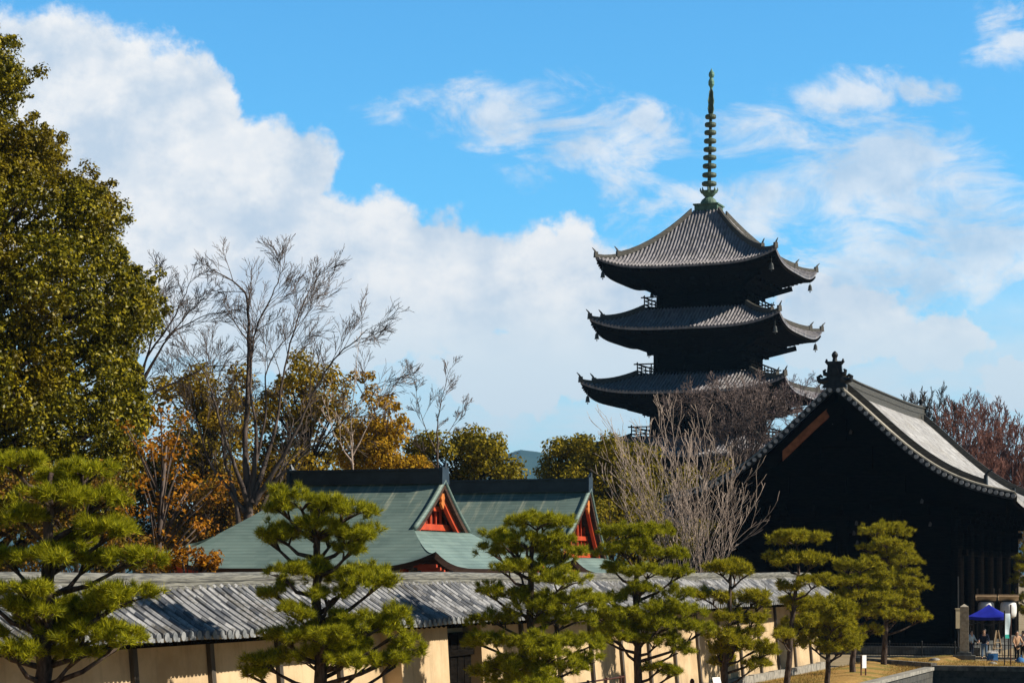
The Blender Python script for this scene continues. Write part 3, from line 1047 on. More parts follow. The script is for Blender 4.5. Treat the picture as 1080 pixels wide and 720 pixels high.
    for i in range(5):
        for (x, y) in ([(-BH + 3.5 * i, y0)] + ([(-BH + 3.5 * i, y1)])):
            c = MB()
            c.tube([(x, y, .5), (x, y, 8.6)], [.42, .39], 14)
            c.build('column', M['gatewood'], t)
    for sg in (-1, 1):
        for i in range(1, 6):
            c = MB()
            y = y0 + (y1 - y0) * i / 6
            c.tube([(sg * BH, y, .5), (sg * BH, y, 8.6)], [.42, .39], 14)
            c.build('column', M['gatewood'], t)
    bk = MB()
    for zz, ex in ((6.2, 0.0), (7.6, .1), (8.4, .3)):
        for y in (y0 - .05, y1 + .05):
            bk.box((0, y, zz), (2 * BH + 1.2 + ex, .3, .4))
        for sg in (-1, 1):
            bk.box((sg * (BH + .02), (y0 + y1) / 2, zz), (.28, y1 - y0 + 1.1 + ex, .38))
    for sg in (-1, 1):
        for i in range(13):
            y = y0 + (y1 - y0) * i / 12
            for q in range(3):
                bk.box((sg * (BH + .45 + q * .62), y, 8.1 + q * .34), (.7, .36, .30))
                bk.box((sg * (BH + .75 + q * .62), y, 8.32 + q * .34), (.36, .9, .22))
    for i in range(9):
        x = -BH + 2 * BH * i / 8
        for q in range(2):
            bk.box((x, y0 - .45 - q * .5, 8.6 + q * .36), (.36, .6, .3))
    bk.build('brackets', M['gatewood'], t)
    pf = MB(); pf.box((0, (y0 + y1) / 2, .26), (2 * BH + 3.2, y1 - y0 + 3.2, .5)); pf.build('stone_platform', M['mossstone'], t)
    # small pale carvings under the gable
    cm = simple('weathered pale carving', (0.03, 0.03, 0.032), (0.07, 0.07, 0.075), 5.0)
    for x, z_ in ((.55, 13.6), (.9, 8.0), (.75, 7.4), (.95, 6.8), (4.9, 9.3), (5.4, 7.9), (-.5, 14.2)):
        cv = MB()
        cv.prism([(x - .10, 2.16, z_ - .12), (x + .06, 2.16, z_ - .15), (x + .10, 2.16, z_ + .05), (x, 2.16, z_ + .16), (x - .06, 2.16, z_ + .08)], (0, .12, 0))
        cv.build('carving', cm, t)
    return t, base


# ------------------------------------------------------------------ tile roofed earthen wall
WO = Vector((-9.6, 41.0, 0)) - SV * 1.62             # a point under the wall's ridge


def build_wall():
    t = thing('temple_wall', 'long ochre plaster wall with grey tiled roof behind the pines', 'wall', WO, SROT)
    Y0, Y1 = -16.0, 77.0

    def prof(s):                                     # roof height over distance from the ridge line
        k = s / 1.62
        return 4.68 - 1.22 * k + 0.16 * k * k
    ss = np.linspace(.12, 1.68, 7)
    for sg in (1, -1):
        rf = MB()
        ys = np.linspace(Y0, Y1, 120)
        rng = random.Random(5)
        wob = lambda y: .018 * math.sin(y * .55) + .012 * math.sin(y * 1.7 + 1)
        rf.grid([[(sg * s, y, prof(s) + wob(y)) for y in ys] for s in ss])
        sp = .36
        n = int((Y1 - Y0) / sp)
        for i in range(n):
            y = Y0 + sp * (i + .5) + rng.uniform(-.012, .012)
            skew = rng.uniform(-.015, .015)
            pr = [(-.115, 0), (-.095, .11), (0, .165), (.095, .11), (.115, 0)]
            rr = [[(sg * s, y + a + skew * s, prof(s) + b + wob(y)) for a, b in pr] for s in ss]
            rf.grid(rr)
            m_ = len(rf.v)
            rf.f.append(tuple(range(m_ - 5, m_)))
        roof = rf.build('roof_slope', M['walltile'], t)
        te = MB()
        for i in range(n):
            y = Y0 + sp * (i + .5)
            te.disc((sg * 1.69, y, prof(1.68) + .03 + wob(y)), (1, 0, 0), .105, .06, 10)
            te.box((sg * 1.672, y + sp / 2, prof(1.68) - .035 + wob(y)), (.05, sp - .24, .085))
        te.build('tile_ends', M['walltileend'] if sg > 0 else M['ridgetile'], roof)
        un = MB()
        un.grid([[(sg * s, y, prof(s) - .10) for y in (Y0, Y1)] for s in (.1, 1.65)])
        for i in range(n // 1):
            y = Y0 + .2 + sp * i
            un.beam((sg * 1.58, y, prof(1.58) - .17), (sg * .4, y, prof(.4) - .22), .10, .11)
        un.build('rafters', M['darkwood'], t)
    # ridge: stacked courses and round cap
    rg = MB()
    ys = np.linspace(Y0, Y1, 120)
    wv = [(.018 * math.sin(y * .55)) for y in ys]
    for hw, za, zb in ((.20, 4.55, 4.68), (.17, 4.69, 4.78), (.19, 4.785, 4.80), (.155, 4.805, 4.88)):
        rg.grid([[(-hw, y, za + w), (-hw, y, zb + w), (hw, y, zb + w), (hw, y, za + w)] for y, w in zip(ys, wv)])
    rg.grid([[(.13 * math.cos(a), y, 4.87 + w + .12 * math.sin(a)) for a in np.linspace(0, math.pi, 7)] for y, w in zip(ys, wv)])
    rg.build('ridge', M['wallridge'], t)
    # plaster body with battered faces
    pb = MB()
    rows = []
    for (x, z) in ((-.72, 0), (-.42, 3.52), (-.32, 4.2), (.32, 4.2), (.42, 3.52), (.72, 0)):
        rows.append([(x, y, z) for y in (Y0 + .5, Y1 - .5)])
    pb.grid(rows)
    for y in (Y0 + .5, Y1 - .5):
        pb.add([(-.72, y, 0), (-.42, y, 3.52), (-.32, y, 4.2), (.32, y, 4.2), (.42, y, 3.52), (.72, y, 0)], [(0, 1, 2, 3, 4, 5)])
    pb.build('plaster_body', M['plaster'], t)
    bs = MB()
    rng = random.Random(9)
    y = Y0 + .5
    while y < Y1 - 1:
        w_ = rng.uniform(.8, 1.5)
        bs.box((.78, y + w_ / 2, .16), (.34, w_ - .03, .36 + rng.uniform(-.03, .05)))
        y += w_
    bs.build('base_stones', M['stone'], t)
    y = Y0 + 1.5
    while y < Y1 - 1:
        p = MB()
        p.beam((.755, y, .1), (.46, y, 3.45), .2, .14, Vector((1, 0, 0)))
        p.build('post', M['postwood'], t)
        y += 3.55
    # wall plate under the eaves
    wp = MB(); wp.box((.50, (Y0 + Y1) / 2, 3.45), (.2, Y1 - Y0 - 1, .24)); wp.build('wall_plate', M['darkwood'], t)
    # projecting plastered pier and, next to it, a dark plank gate
    e0, e1 = 20.4, 23.9
    pr = MB()
    for (ea, eb) in ((e0, e1), (26.6, 27.6)):
        pr.add([(.3, ea, 0), (1.22, ea, 0), (1.02, ea, 3.42), (.3, ea, 3.5), (.3, eb, 0), (1.22, eb, 0), (1.02, eb, 3.42), (.3, eb, 3.5)],
               [(0, 1, 2, 3), (7, 6, 5, 4), (1, 5, 6, 2), (2, 6, 7, 3)])
        pr.build('pier', M['plaster'], t)
        pr = MB()
    dg = MB()
    for i in range(9):
        y = e1 + .06 + (26.6 - e1 - .12) * (i + .5) / 9
        dg.box((.70 + .012 * (i % 2), y, 1.6), (.09, (26.6 - e1 - .12) / 9 - .012, 3.2))
    dg.box((.79, (e1 + 26.6) / 2, .7), (.08, 26.6 - e1, .18)); dg.box((.79, (e1 + 26.6) / 2, 2.6), (.08, 26.6 - e1, .18))
    dg.build('plank_gate', M['darkwood'], t)
    return t


# ------------------------------------------------------------------ shrine halls
def build_hall(name, label, cx, cy, k, Lr, g, Ly, Lxs, prof, north, zr, east=1.0, south_up=.5):
    """hip and gable hall; local x = south (ridge line), local y = east; height over distance from the ridge in prof"""
    t = thing(name, label, 'shrine hall', (cx * k, cy * k, CAMH - CAMH * k), SROT)
    t.scale = (k, k, k)
    pd = np.polyfit([p[0] for p in prof], [p[1] for p in prof], 3)
    ze = float(np.polyval(pd, Ly))

    def zd(d): return float(np.polyval(pd, d))

    def Xs(d):
        return Lr if d <= g else Lr + (Lxs - Lr) * (d - g) / (Ly - g)

    def Xn(d):
        return float(np.interp(d, [p[0] for p in north], [p[1] for p in north]))
    ds = np.concatenate([np.linspace(0, g, 12), np.linspace(g, Ly, 12)[1:]])
    nx = 40

    def zpt(x, d):
        # corner upturn
        fr = max(0.0, (d - g) / (Ly - g))
        lim = Xs(d) if x > 0 else Xn(d)
        u = abs(x) / lim
        return zd(d) + south_up * (max(0, u - .35) / .65) ** 3 * fr ** 3
    roof_parts = []
    for sg in (-1, 1):
        rf = MB()
        rows = []
        for d in ds:
            rows.append([(x, sg * d, zpt(x, d)) for x in np.linspace(-Xn(d), Xs(d), nx)])
        rf.grid(rows)
        # rolled verge edge
        q = [d for d in ds if d <= g + .01]
        rf.tube([(Lr, sg * d, zd(d) + .0) for d in q], .09, 7)
        roof = rf.build('roof', M['copper'], t, smooth=True)
        roof_parts.append(roof)
        ev = MB()
        xs = np.linspace(-Xn(Ly), Xs(Ly), nx)
        top = [(x, sg * (Ly - .004), zpt(x, Ly)) for x in xs]
        ev.grid([top, [(p[0] * .985, p[1] - sg * .10, p[2] - .17) for p in top], [(p[0] * .68, p[1] - sg * 1.6, ze - .05) for p in top]])
        ev.build('eave', M['fascia'], roof)
    # gable skirt to the south, and north hip
    zg = zd(g)
    for side in (1, -1):
        sk = MB()
        rows = []
        nq = 12
        x0 = Lr - .35 if side > 0 else Xn(g) - .35
        x1 = Lxs if side > 0 else Xn(Ly)
        for i in range(nq + 1):
            q = i / nq
            x = x0 + (x1 - x0) * q
            if side > 0:
                d = g if x <= Lr else g + (Ly - g) * (x - Lr) / (Lxs - Lr)
            else:
                d = float(np.interp(x, [p[1] for p in north], [p[0] for p in north]))
            yh = d
            row = []
            for u in np.linspace(-1, 1, 27):
                zc = zd(d) + south_up * (max(0, abs(u) - .35) / .65) ** 3 * q ** 3
                if q < .12 and side > 0:
                    zc = zd(g) - .03
                row.append((side * x, yh * u, zc - .012))
            rows.append(row)
        sk.grid(rows)
        s_o = sk.build('roof_skirt', M['copper'], t, smooth=True)
        ev = MB()
        top = [(p[0] - side * .004, p[1], p[2]) for p in rows[-1]]
        ev.grid([top, [(p[0] - side * .10, p[1] * .985, p[2] - .17) for p in top], [(p[0] - side * 1.4, p[1] * .72, ze - .05) for p in top]])
        ev.build('eave', M['fascia'], s_o)
        rr = MB()
        for i in range(34):
            y = -Ly + .5 + (2 * Ly - 1.0) * i / 33
            uu = abs(y) / Ly
            zz = ze - .25 + south_up * (max(0, uu - .35) / .65) ** 3
            rr.box((side * (x1 - .55), y, zz), (.75, .11, .10))
        rr.build('rafter_tips', M['red'], s_o)
    # gables
    for side, L_ in ((1, Lr), (-1, Xn(0) - .1)):
        gp = MB()
        q = np.linspace(-g + .05, g - .05, 21)
        x = side * (L_ - .55)
        base_z = zd(g) - .05
        gp.prism([(x, y, zd(abs(y)) - .16) for y in q] + [(x, g - .05, base_z), (x, -g + .05, base_z)], (-side * .1, 0, 0))
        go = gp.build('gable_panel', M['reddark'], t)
        if side < 0:
            continue
        bar = MB()
        n_ = 9
        for i in range(n_):
            y = -g * .8 + 1.6 * g * i / (n_ - 1)
            h = zd(abs(y)) - .2 - base_z
            if h > .3:
                bar.box((x + .06, y, base_z + h / 2), (.07, .09, h))
        bar.box((x + .10, 0, base_z + .16), (.12, 2 * g * .80, .2))
        bar.box((x + .10, 0, base_z + .78), (.12, 2 * g * .46, .16))
        bar.build('gable_lattice', M['red'], t)
        for sg in (-1, 1):
            bb = MB()
            dd = np.linspace(0, g + .05, 14)
            up = [(L_ - .12, sg * d, zd(d) - .13) for d in dd]
            lo = [(L_ - .12, sg * d, zd(d) - .47 - .05 * (d / g)) for d in reversed(dd)]
            bb.prism(up + lo, (-.13, 0, 0))
            bb.build('bargeboard', M['red'], t)
            eb = MB()
            up = [(L_ + .03, sg * d, zd(d) - .05) for d in dd]
            lo = [(L_ + .03, sg * d, zd(d) - .27) for d in reversed(dd)]
            eb.prism(up + lo, (-.5, 0, 0))
            eb.build('verge_edge', M['fascia'], t)
        pe = MB()
        zc = zd(0) - .55
        pe.prism([(L_ - .02, y, z) for y, z in ((-.08, zc + .12), (.08, zc + .12), (.17, zc - .03), (.11, zc - .12), (.17, zc - .22), (0, zc - .40), (-.17, zc - .22), (-.11, zc - .12), (-.17, zc - .03))], (-.08, 0, 0))
        pe.build('gable_pendant', M['gold'], t)
    # ridge
    rg = MB()
    n0, n1 = -Xn(0) - .05, Lr + .02
    rg.box(((n0 + n1) / 2, 0, zr + .13), (n1 - n0, .46, .40))
    rg.box(((n0 + n1) / 2, 0, zr + .37), (n1 - n0 + .1, .62, .07))
    rg.box(((n0 + n1) / 2, 0, zr - .07), (n1 - n0, .60, .06))
    ro = rg.build('ridge', M['copperridge'], t)
    for x in (n0, n1):
        oe = MB()
        oe.box((x, 0, zr + .16), (.12, .66, .56), 0, .9)
        oe.tube([(x, 0, zr + .42), (x + (.05 if x > 0 else -.05), 0, zr + .62)], [.10, .03], 6)
        oe.build('ridge_end', M['copperridge'], ro)
    # walls and columns
    bw = MB(); bw.box(((Lxs - Xn(Ly)) / 2, 0, (.55 + ze) / 2), (Lxs + Xn(Ly) - 3.6, 2 * Ly - 3.2, ze - .55)); bw.build('wall', M['whiteplaster'], t)
    for sx in np.linspace(-Xn(Ly) + 1.7, Lxs - 1.7, 4):
        for sy in (-(Ly - 1.55), Ly - 1.55):
            c = MB(); c.tube([(sx, sy, .55), (sx, sy, ze + .1)], .14, 10); c.build('column', M['red'], t)
    bm = MB()
    for sy in (-(Ly - 1.5), Ly - 1.5):
        bm.box(((Lxs - Xn(Ly)) / 2, sy, ze - .35), (Lxs + Xn(Ly) - 3.2, .2, .24))
    for sx in (Lxs - 1.72, -Xn(Ly) + 1.72):
        bm.box((sx, 0, ze - .35), (.2, 2 * Ly - 3.0, .24))
    bm.build('tie_beam', M['red'], t)
    if east != 1.0:                                  # the far slope is steeper and shorter
        for o in t.children_recursive:
            for v in o.data.vertices:
                if v.co.y > 0:
                    v.co.y *= east
    return t


build_ground()
build_pagoda()
build_gate()
build_wall()
HK = 1.12
build_hall('shrine_hall', 'nearer green copper roofed shrine hall with small red gable', -4.83, 72.95, HK, 2.75, 2.55, 5.7, 4.8,
           [(0, 8.02), (.8, 7.45), (1.7, 6.85), (2.6, 6.35), (4.0, 5.70), (5.7, 5.12)],
           [(0, 2.75), (.6, 2.85), (1.2, 3.10), (1.9, 3.6), (2.6, 4.05), (4.0, 4.6), (5.7, 4.9)], 8.02, .88)
build_hall('shrine_hall', 'further green copper roofed shrine hall with tall red gable', -.46, 83.25, HK, 3.6, 4.0, 5.9, 5.0,
           [(0, 8.12), (.8, 7.50), (1.7, 6.85), (2.7, 6.2), (4.0, 5.55), (5.7, 5.0)],
           [(0, 3.6), (1.2, 3.7), (2.6, 4.1), (4.0, 4.6), (5.9, 5.0)], 8.12, .52)


# ------------------------------------------------------------------ vegetation
def unit(a):
    return a / np.maximum(np.linalg.norm(a, axis=-1, keepdims=True), 1e-9)


def leaf_quads(rs, pts, nrm, size, aspect=0.55, spread=0.65):
    """small pointed quads at pts, facing roughly nrm"""
    n = len(pts)
    nn = unit(nrm + spread * rs.normal(size=(n, 3)))
    a = unit(np.cross(nn, rs.normal(size=(n, 3))))
    b = np.cross(nn, a)
    L = size * rs.uniform(.65, 1.25, size=(n, 1))
    w = L * aspect
    q = np.stack([pts - a * L * .5, pts + b * w * .5 + nn * L * .06, pts + a * L * .5, pts - b * w * .5 + nn * L * .06], axis=1)
    return q


def clump_leaves(rs, c, r, n, size, aspect=.55, up=.35, squash=.8, fill=.45):
    """leaves in the outer shell of one clump"""
    d = unit(rs.normal(size=(n, 3)))
    rad = (1 - fill * rs.random((n, 1)) ** 1.6) * (0.85 + 0.3 * rs.random((n, 1)))
    p = d * rad * r
    p[:, 2] *= squash
    nr = d + np.array([0, 0, up])
    return leaf_quads(rs, p + np.array(c), nr, size, aspect)


def pine_pad(rs, c, rx, ry, rz, ntuft, nneedle, ln, w):
    """one cloud pruned pad: shoots in clusters, each a burst of needles, with gaps between them"""
    per = 7
    ncl = max(4, ntuft // per)
    d = unit(rs.normal(size=(ncl, 3)))
    d[:, 2] = np.where(d[:, 2] < -0.15, -d[:, 2], d[:, 2])
    rad = 0.50 + 0.56 * rs.random((ncl, 1)) ** .7
    ang = np.arctan2(d[:, 1], d[:, 0])
    ph = rs.uniform(0, 6.28, 3)
    lob = 1 + .20 * np.sin(3 * ang + ph[0]) + .15 * np.sin(5 * ang + ph[1]) + .09 * np.sin(9 * ang + ph[2])
    cc = d * rad * np.array([rx, ry, rz]) * lob[:, None]
    cr = ln * rs.uniform(.45, .95, size=(ncl, 1))
    d2 = np.repeat(d, per, axis=0)
    p = np.repeat(cc, per, axis=0) + unit(rs.normal(size=(ncl * per, 3))) * np.repeat(cr, per, axis=0) * rs.random((ncl * per, 1)) ** .5 * np.array([1, 1, .7])
    axis = unit(d2 * np.array([.9, .9, .35]) + np.array([0, 0, .70]) + .25 * rs.normal(size=(ncl * per, 3)))
    P0 = np.repeat(p, nneedle, axis=0)
    A = np.repeat(axis, nneedle, axis=0)
    N = len(P0)
    nd = unit(A * .95 + .72 * rs.normal(size=(N, 3)))
    L = ln * rs.uniform(.6, 1.2, size=(N, 1))
    outw = np.repeat(unit(d2 * np.array([1, 1, .6]) + np.array([0, 0, .35])), nneedle, axis=0) + .45 * rs.normal(size=(N, 3))
    side = unit(np.cross(nd, outw)) * w
    start = P0 + nd * L * .05 - A * ln * .2 * rs.random((N, 1))
    t = np.stack([start - side, start + side, start + nd * L], axis=1)
    return t + np.array(c)


def pine(px, D, pads, seed, label, trunk, r0, ox=0, oy=0, sc=1.0, far=False, dens=1.0, group='cloud pruned pines along the wall', depth=1.0):
    """pads: (zoom x, zoom y, half width, half height) measured on an enlargement with origin ox, oy and scale sc"""
    rs = np.random.RandomState(seed)
    rng = random.Random(seed)
    g = G(px, D)
    t = thing('pine_tree', label, 'pine tree', g, 0, group)
    m = D / F
    tr = MB()
    tp = []
    for (x, y) in trunk:
        p = P(ox + x / sc, oy + y / sc, D)
        tp.append(Vector((p.x, D, p.z)))
    top = tp[-1]
    base = Vector((g.x, g.y, -.1))
    pts = [base] + tp
    # refine
    fine = []
    for a, b in zip(pts[:-1], pts[1:]):
        for q in range(3):
            fine.append(a.lerp(b, q / 3) + Vector((rng.uniform(-.03, .03), rng.uniform(-.03, .03), 0)))
    fine.append(pts[-1])
    nfi = len(fine)
    rad = [r0 * (1.25 if i == 0 else 1) * (1 - .75 * i / (nfi - 1)) for i in range(nfi)]
    tr.tube(fine, rad, 9)
    tris = []

    def trunk_at(z):
        for a, b in zip(fine[:-1], fine[1:]):
            if a.z <= z <= b.z:
                return a.lerp(b, (z - a.z) / max(1e-6, b.z - a.z))
        return fine[-1] if z > fine[-1].z else fine[0]
    zs = [oy + p[1] / sc for p in pads]
    wmax = max(p[2] for p in pads) / sc * m
    items = []
    for i, (x, y, hw, hh) in enumerate(pads):
        c0 = P(ox + x / sc, oy + y / sc, D)
        tz = trunk_at(c0.z - .3)
        lat = abs(c0.x - tz.x)
        reach = wmax * 1.15
        dy = math.sqrt(max(0, reach * reach - lat * lat)) * rng.uniform(-.75, .75) * depth
        if i % 3 == 0:
            dy = -abs(dy)
        c = P(ox + x / sc, oy + y / sc, D + dy)
        items.append((c, hw / sc * m, hh / sc * m))
    # a few more pads at the back, so that the crown is round
    for i in range(max(3, len(pads) // 4)):
        c, rx, rz = items[rng.randrange(len(items))]
        tz = trunk_at(c.z)
        items.append((Vector((tz.x + (c.x - tz.x) * .4, D + wmax * rng.uniform(.5, 1.0), c.z + rng.uniform(-.15, .1))), rx * .8, rz))
    for c, rx, rz in items:
        rx *= .98
        ry = rx * rng.uniform(.75, 1.0)
        rz = rz * 1.16
        area = rx * ry * 3.0
        nt = int(max(40, 150 * area * dens) * (1 if not far else .72)) + 28
        nn = 24 if not far else 15
        ln = .16 if not far else .20
        w = .0058 if not far else .0100
        tris.append(pine_pad(rs, (c.x, c.y, c.z), rx, ry, rz, nt, nn, ln, w))
        for q in range(3):
            an = rng.uniform(0, 6.28)
            k_ = rng.uniform(.32, .5)
            tris.append(pine_pad(rs, (c.x + math.cos(an) * rx * .85, c.y + math.sin(an) * ry * .85, c.z + rng.uniform(-.35, .55) * rz), rx * k_, ry * k_, rz * rng.uniform(.45, .8), int(nt * k_ * k_ * 1.3) + 8, nn, ln, w))
        # limb to the pad
        sz = c.z - rng.uniform(.25, .6) - .25 * (Vector((c.x, c.y, 0)) - Vector((trunk_at(c.z).x, D, 0))).length
        s = trunk_at(max(.6, sz))
        e = Vector((c.x, c.y, c.z - rz * .35))
        mid = s.lerp(e, .5) + Vector((rng.uniform(-.08, .08), rng.uniform(-.08, .08), -.10))
        rr = max(.018, min(.07, .35 * r0))
        tr.tube([s, mid, e], [rr, rr * .75, rr * .4], 5)
        for q in range(4):
            an = rng.uniform(0, 6.28)
            tip = e + Vector((math.cos(an) * rx * .7, math.sin(an) * ry * .7, rz * .35))
            tr.tube([mid.lerp(e, .6), e.lerp(tip, .5), tip], [rr * .5, rr * .35, rr * .15], 4)
    tr.build('trunk', M['pinebark'], t, True, g)
    np_obj('crown', np.concatenate(tris), 3, M['needlefar'] if far else M['needle'], t, g)
    return t


def rot_off(rng, d, ang):
    """d turned by ang about a random perpendicular"""
    a = d.orthogonal().normalized()
    b = d.cross(a)
    t = rng.uniform(0, 2 * math.pi)
    return (d * math.cos(ang) + (a * math.cos(t) + b * math.sin(t)) * math.sin(ang)).normalized()


def twig(mb, rng, p, d, L, r, lvl, maxl, nch, spread, ratio, up=.1, wob=.12, ns=4, cnt=None, rmin=.01):
    pts = [p]
    dd = d.copy()
    for i in range(ns):
        dd = (dd + Vector((rng.uniform(-wob, wob), rng.uniform(-wob, wob), rng.uniform(-wob, wob) + up * .25))).normalized()
        pts.append(pts[-1] + dd * L / ns)
    rads = [max(rmin, r * (1 - .65 * i / ns)) for i in range(ns + 1)]
    mb.tube(pts, rads, 6 if lvl == 0 else (4 if lvl < 2 else 3), False)
    if lvl >= maxl:
        return
    n = nch if isinstance(nch, int) else nch[min(lvl, len(nch) - 1)]
    for k in range(n):
        t = .28 + .72 * (k + rng.random()) / n
        f = min(.999, t) * ns
        i = int(f)
        q = pts[i].lerp(pts[i + 1], f - i)
        dloc = (pts[i + 1] - pts[i]).normalized()
        cd = rot_off(rng, dloc, rng.uniform(spread * .6, spread * 1.25))
        cd = (cd + Vector((0, 0, up))).normalized()
        twig(mb, rng, q, cd, L * ratio * rng.uniform(.7, 1.2) * (1.15 - .45 * t), max(rmin, r * .55 * (1 - .4 * t)), lvl + 1, maxl, nch, spread, ratio, up, wob, max(2, ns - 1), cnt, rmin)


def stem_tree(name, label, cat, px, D, stems, mat, seed, nch=(7, 5, 4), spread=.6, ratio=.42, maxl=3, up=.15, group=None, depth=.5, rmin=.012, lmax=99.0, squeeze=0.0):
    """bare tree: main stems as polylines (px, py, depth offset, radius)"""
    rng = random.Random(seed)
    g = G(px, D)
    t = thing(name, label, cat, g, 0, group)
    tr, tw = MB(), MB()
    for st in stems:
        dz = rng.uniform(-depth, depth)
        n = len(st['p'])
        pts = []
        for i, (x, y) in enumerate(st['p']):
            if squeeze and y < 420:
                y += (420 - y) * squeeze
            p = P(x, y, D + dz * i)
            pts.append(p)
        if st.get('ground'):
            pts[0].z = -.1
        fine = []
        for i in range(n - 1):
            p0, p1, p2, p3 = pts[max(i - 1, 0)], pts[i], pts[i + 1], pts[min(i + 2, n - 1)]
            for q in range(5):
                u = q / 5
                c = .5 * ((2 * p1) + (p2 - p0) * u + (2 * p0 - 5 * p1 + 4 * p2 - p3) * u * u + (3 * p1 - p0 - 3 * p2 + p3) * u ** 3)
                fine.append(c + Vector((rng.uniform(-1, 1), rng.uniform(-1, 1), rng.uniform(-1, 1))) * .035)
        fine.append(pts[-1])
        nf = len(fine)
        rr = st['r'] * .52
        rads = [max(rmin, rr * ((1 - .88 * i / (nf - 1)) * .75 + .9 * max(0, 1 - 2.6 * i / (nf - 1)) ** 2)) for i in range(nf)]
        tr.tube(fine, rads, 7, False)
        tot = sum((b - a).length for a, b in zip(fine[:-1], fine[1:]))
        nb = st.get('n', nch[0])
        for k in range(nb):
            f = (st.get('from', .25) + (1 - st.get('from', .25)) * (k + rng.random()) / nb) * (nf - 1)
            i = min(nf - 2, int(f))
            q = fine[i].lerp(fine[i + 1], f - i)
            d = (fine[i + 1] - fine[i]).normalized()
            cd = (rot_off(rng, d, rng.uniform(spread * .7, spread * 1.3)) + Vector((0, 0, up))).normalized()
            L = min(lmax, tot * ratio) * rng.uniform(.55, 1.1) * (1.15 - .5 * f / (nf - 1))
            twig(tw, rng, q, cd, L, max(rmin, rads[i] * .45), 1, maxl, nch, spread, ratio + .12, up, .14, 4, rmin=rmin)
    tr.build('trunk', mat, t, True, g)
    tw.build('crown', mat, t, False, g)
    return t


def leaf_tree(name, label, cat, px, D, clumps, mat, seed, lsize, per, trunk_r=.3, limb_mat=None, group=None, dscale=.8, aspect=.6, squash=.85, extra=True, trunk_top=None, fill=.5, up=.35):
    """clumps: (px, py, radius px); they are given depth so that the crown is as deep as it is wide"""
    rs = np.random.RandomState(seed)
    rng = random.Random(seed)
    g = G(px, D)
    t = thing(name, label, cat, g, 0, group)
    m = D / F
    xs = [c[0] for c in clumps]
    hw = (max(xs) - min(xs)) / 2 * m + 1e-3
    cxm = (max(xs) + min(xs)) / 2
    quads, cs = [], []
    for (x, y, r) in clumps:
        lat = (x - cxm) * m
        dep = math.sqrt(max(.05, 1 - (lat / hw) ** 2)) * hw * dscale
        dy = rng.uniform(-1, .55) * dep
        p = P(x, y, D + dy)
        cs.append((p, r * m))
        if extra and rng.random() < .5:
            p2 = P(x, y + r * .3, D + rng.uniform(.3, 1) * dep)
            cs.append((p2, r * m))
    tr = MB()
    zt = max(c[0].z for c in cs)
    zb = min(c[0].z for c in cs)
    top = Vector((P(cxm, 0, D).x, D, zb + (zt - zb) * .75)) if trunk_top is None else P(*trunk_top, D)
    base = Vector((g.x, g.y, -.1))
    tr.tube([base, base.lerp(top, .35) + Vector((.1, 0, 0)), base.lerp(top, .7), top], [trunk_r * 1.25, trunk_r, trunk_r * .6, trunk_r * .2], 9)
    for i, (c, r) in enumerate(cs):
        n = int(per * (r / .9) ** 2)
        quads.append(clump_leaves(rs, (c.x, c.y, c.z), r, max(12, n), lsize, aspect, up, squash, fill))
        if i % 2 == 0:
            k = min(.95, max(.15, (c.z - 1.2 * r) / max(.1, top.z) * .8))
            s = base.lerp(top, k)
            md = s.lerp(c, .55) + Vector((0, 0, .15))
            tr.tube([s, md, c], [trunk_r * .22, trunk_r * .15, .02], 5)
    tr.build('trunk', limb_mat or M['darkbark'], t, True, g)
    np_obj('crown', np.concatenate(quads), 4, mat, t, g)
    return t


def fill_outline(rng, outline, n, rlo, rhi):
    """clumps inside a polygon given in photo pixels"""
    xs = [p[0] for p in outline]; ys = [p[1] for p in outline]

    def inside(x, y):
        c = False
        j = len(outline) - 1
        for i in range(len(outline)):
            xi, yi = outline[i]; xj, yj = outline[j]
            if (yi > y) != (yj > y) and x < (xj - xi) * (y - yi) / (yj - yi) + xi:
                c = not c
            j = i
        return c
    out = []
    while len(out) < n:
        x, y = rng.uniform(min(xs), max(xs)), rng.uniform(min(ys), max(ys))
        if inside(x, y):
            out.append((x, y, rng.uniform(rlo, rhi)))
    return out


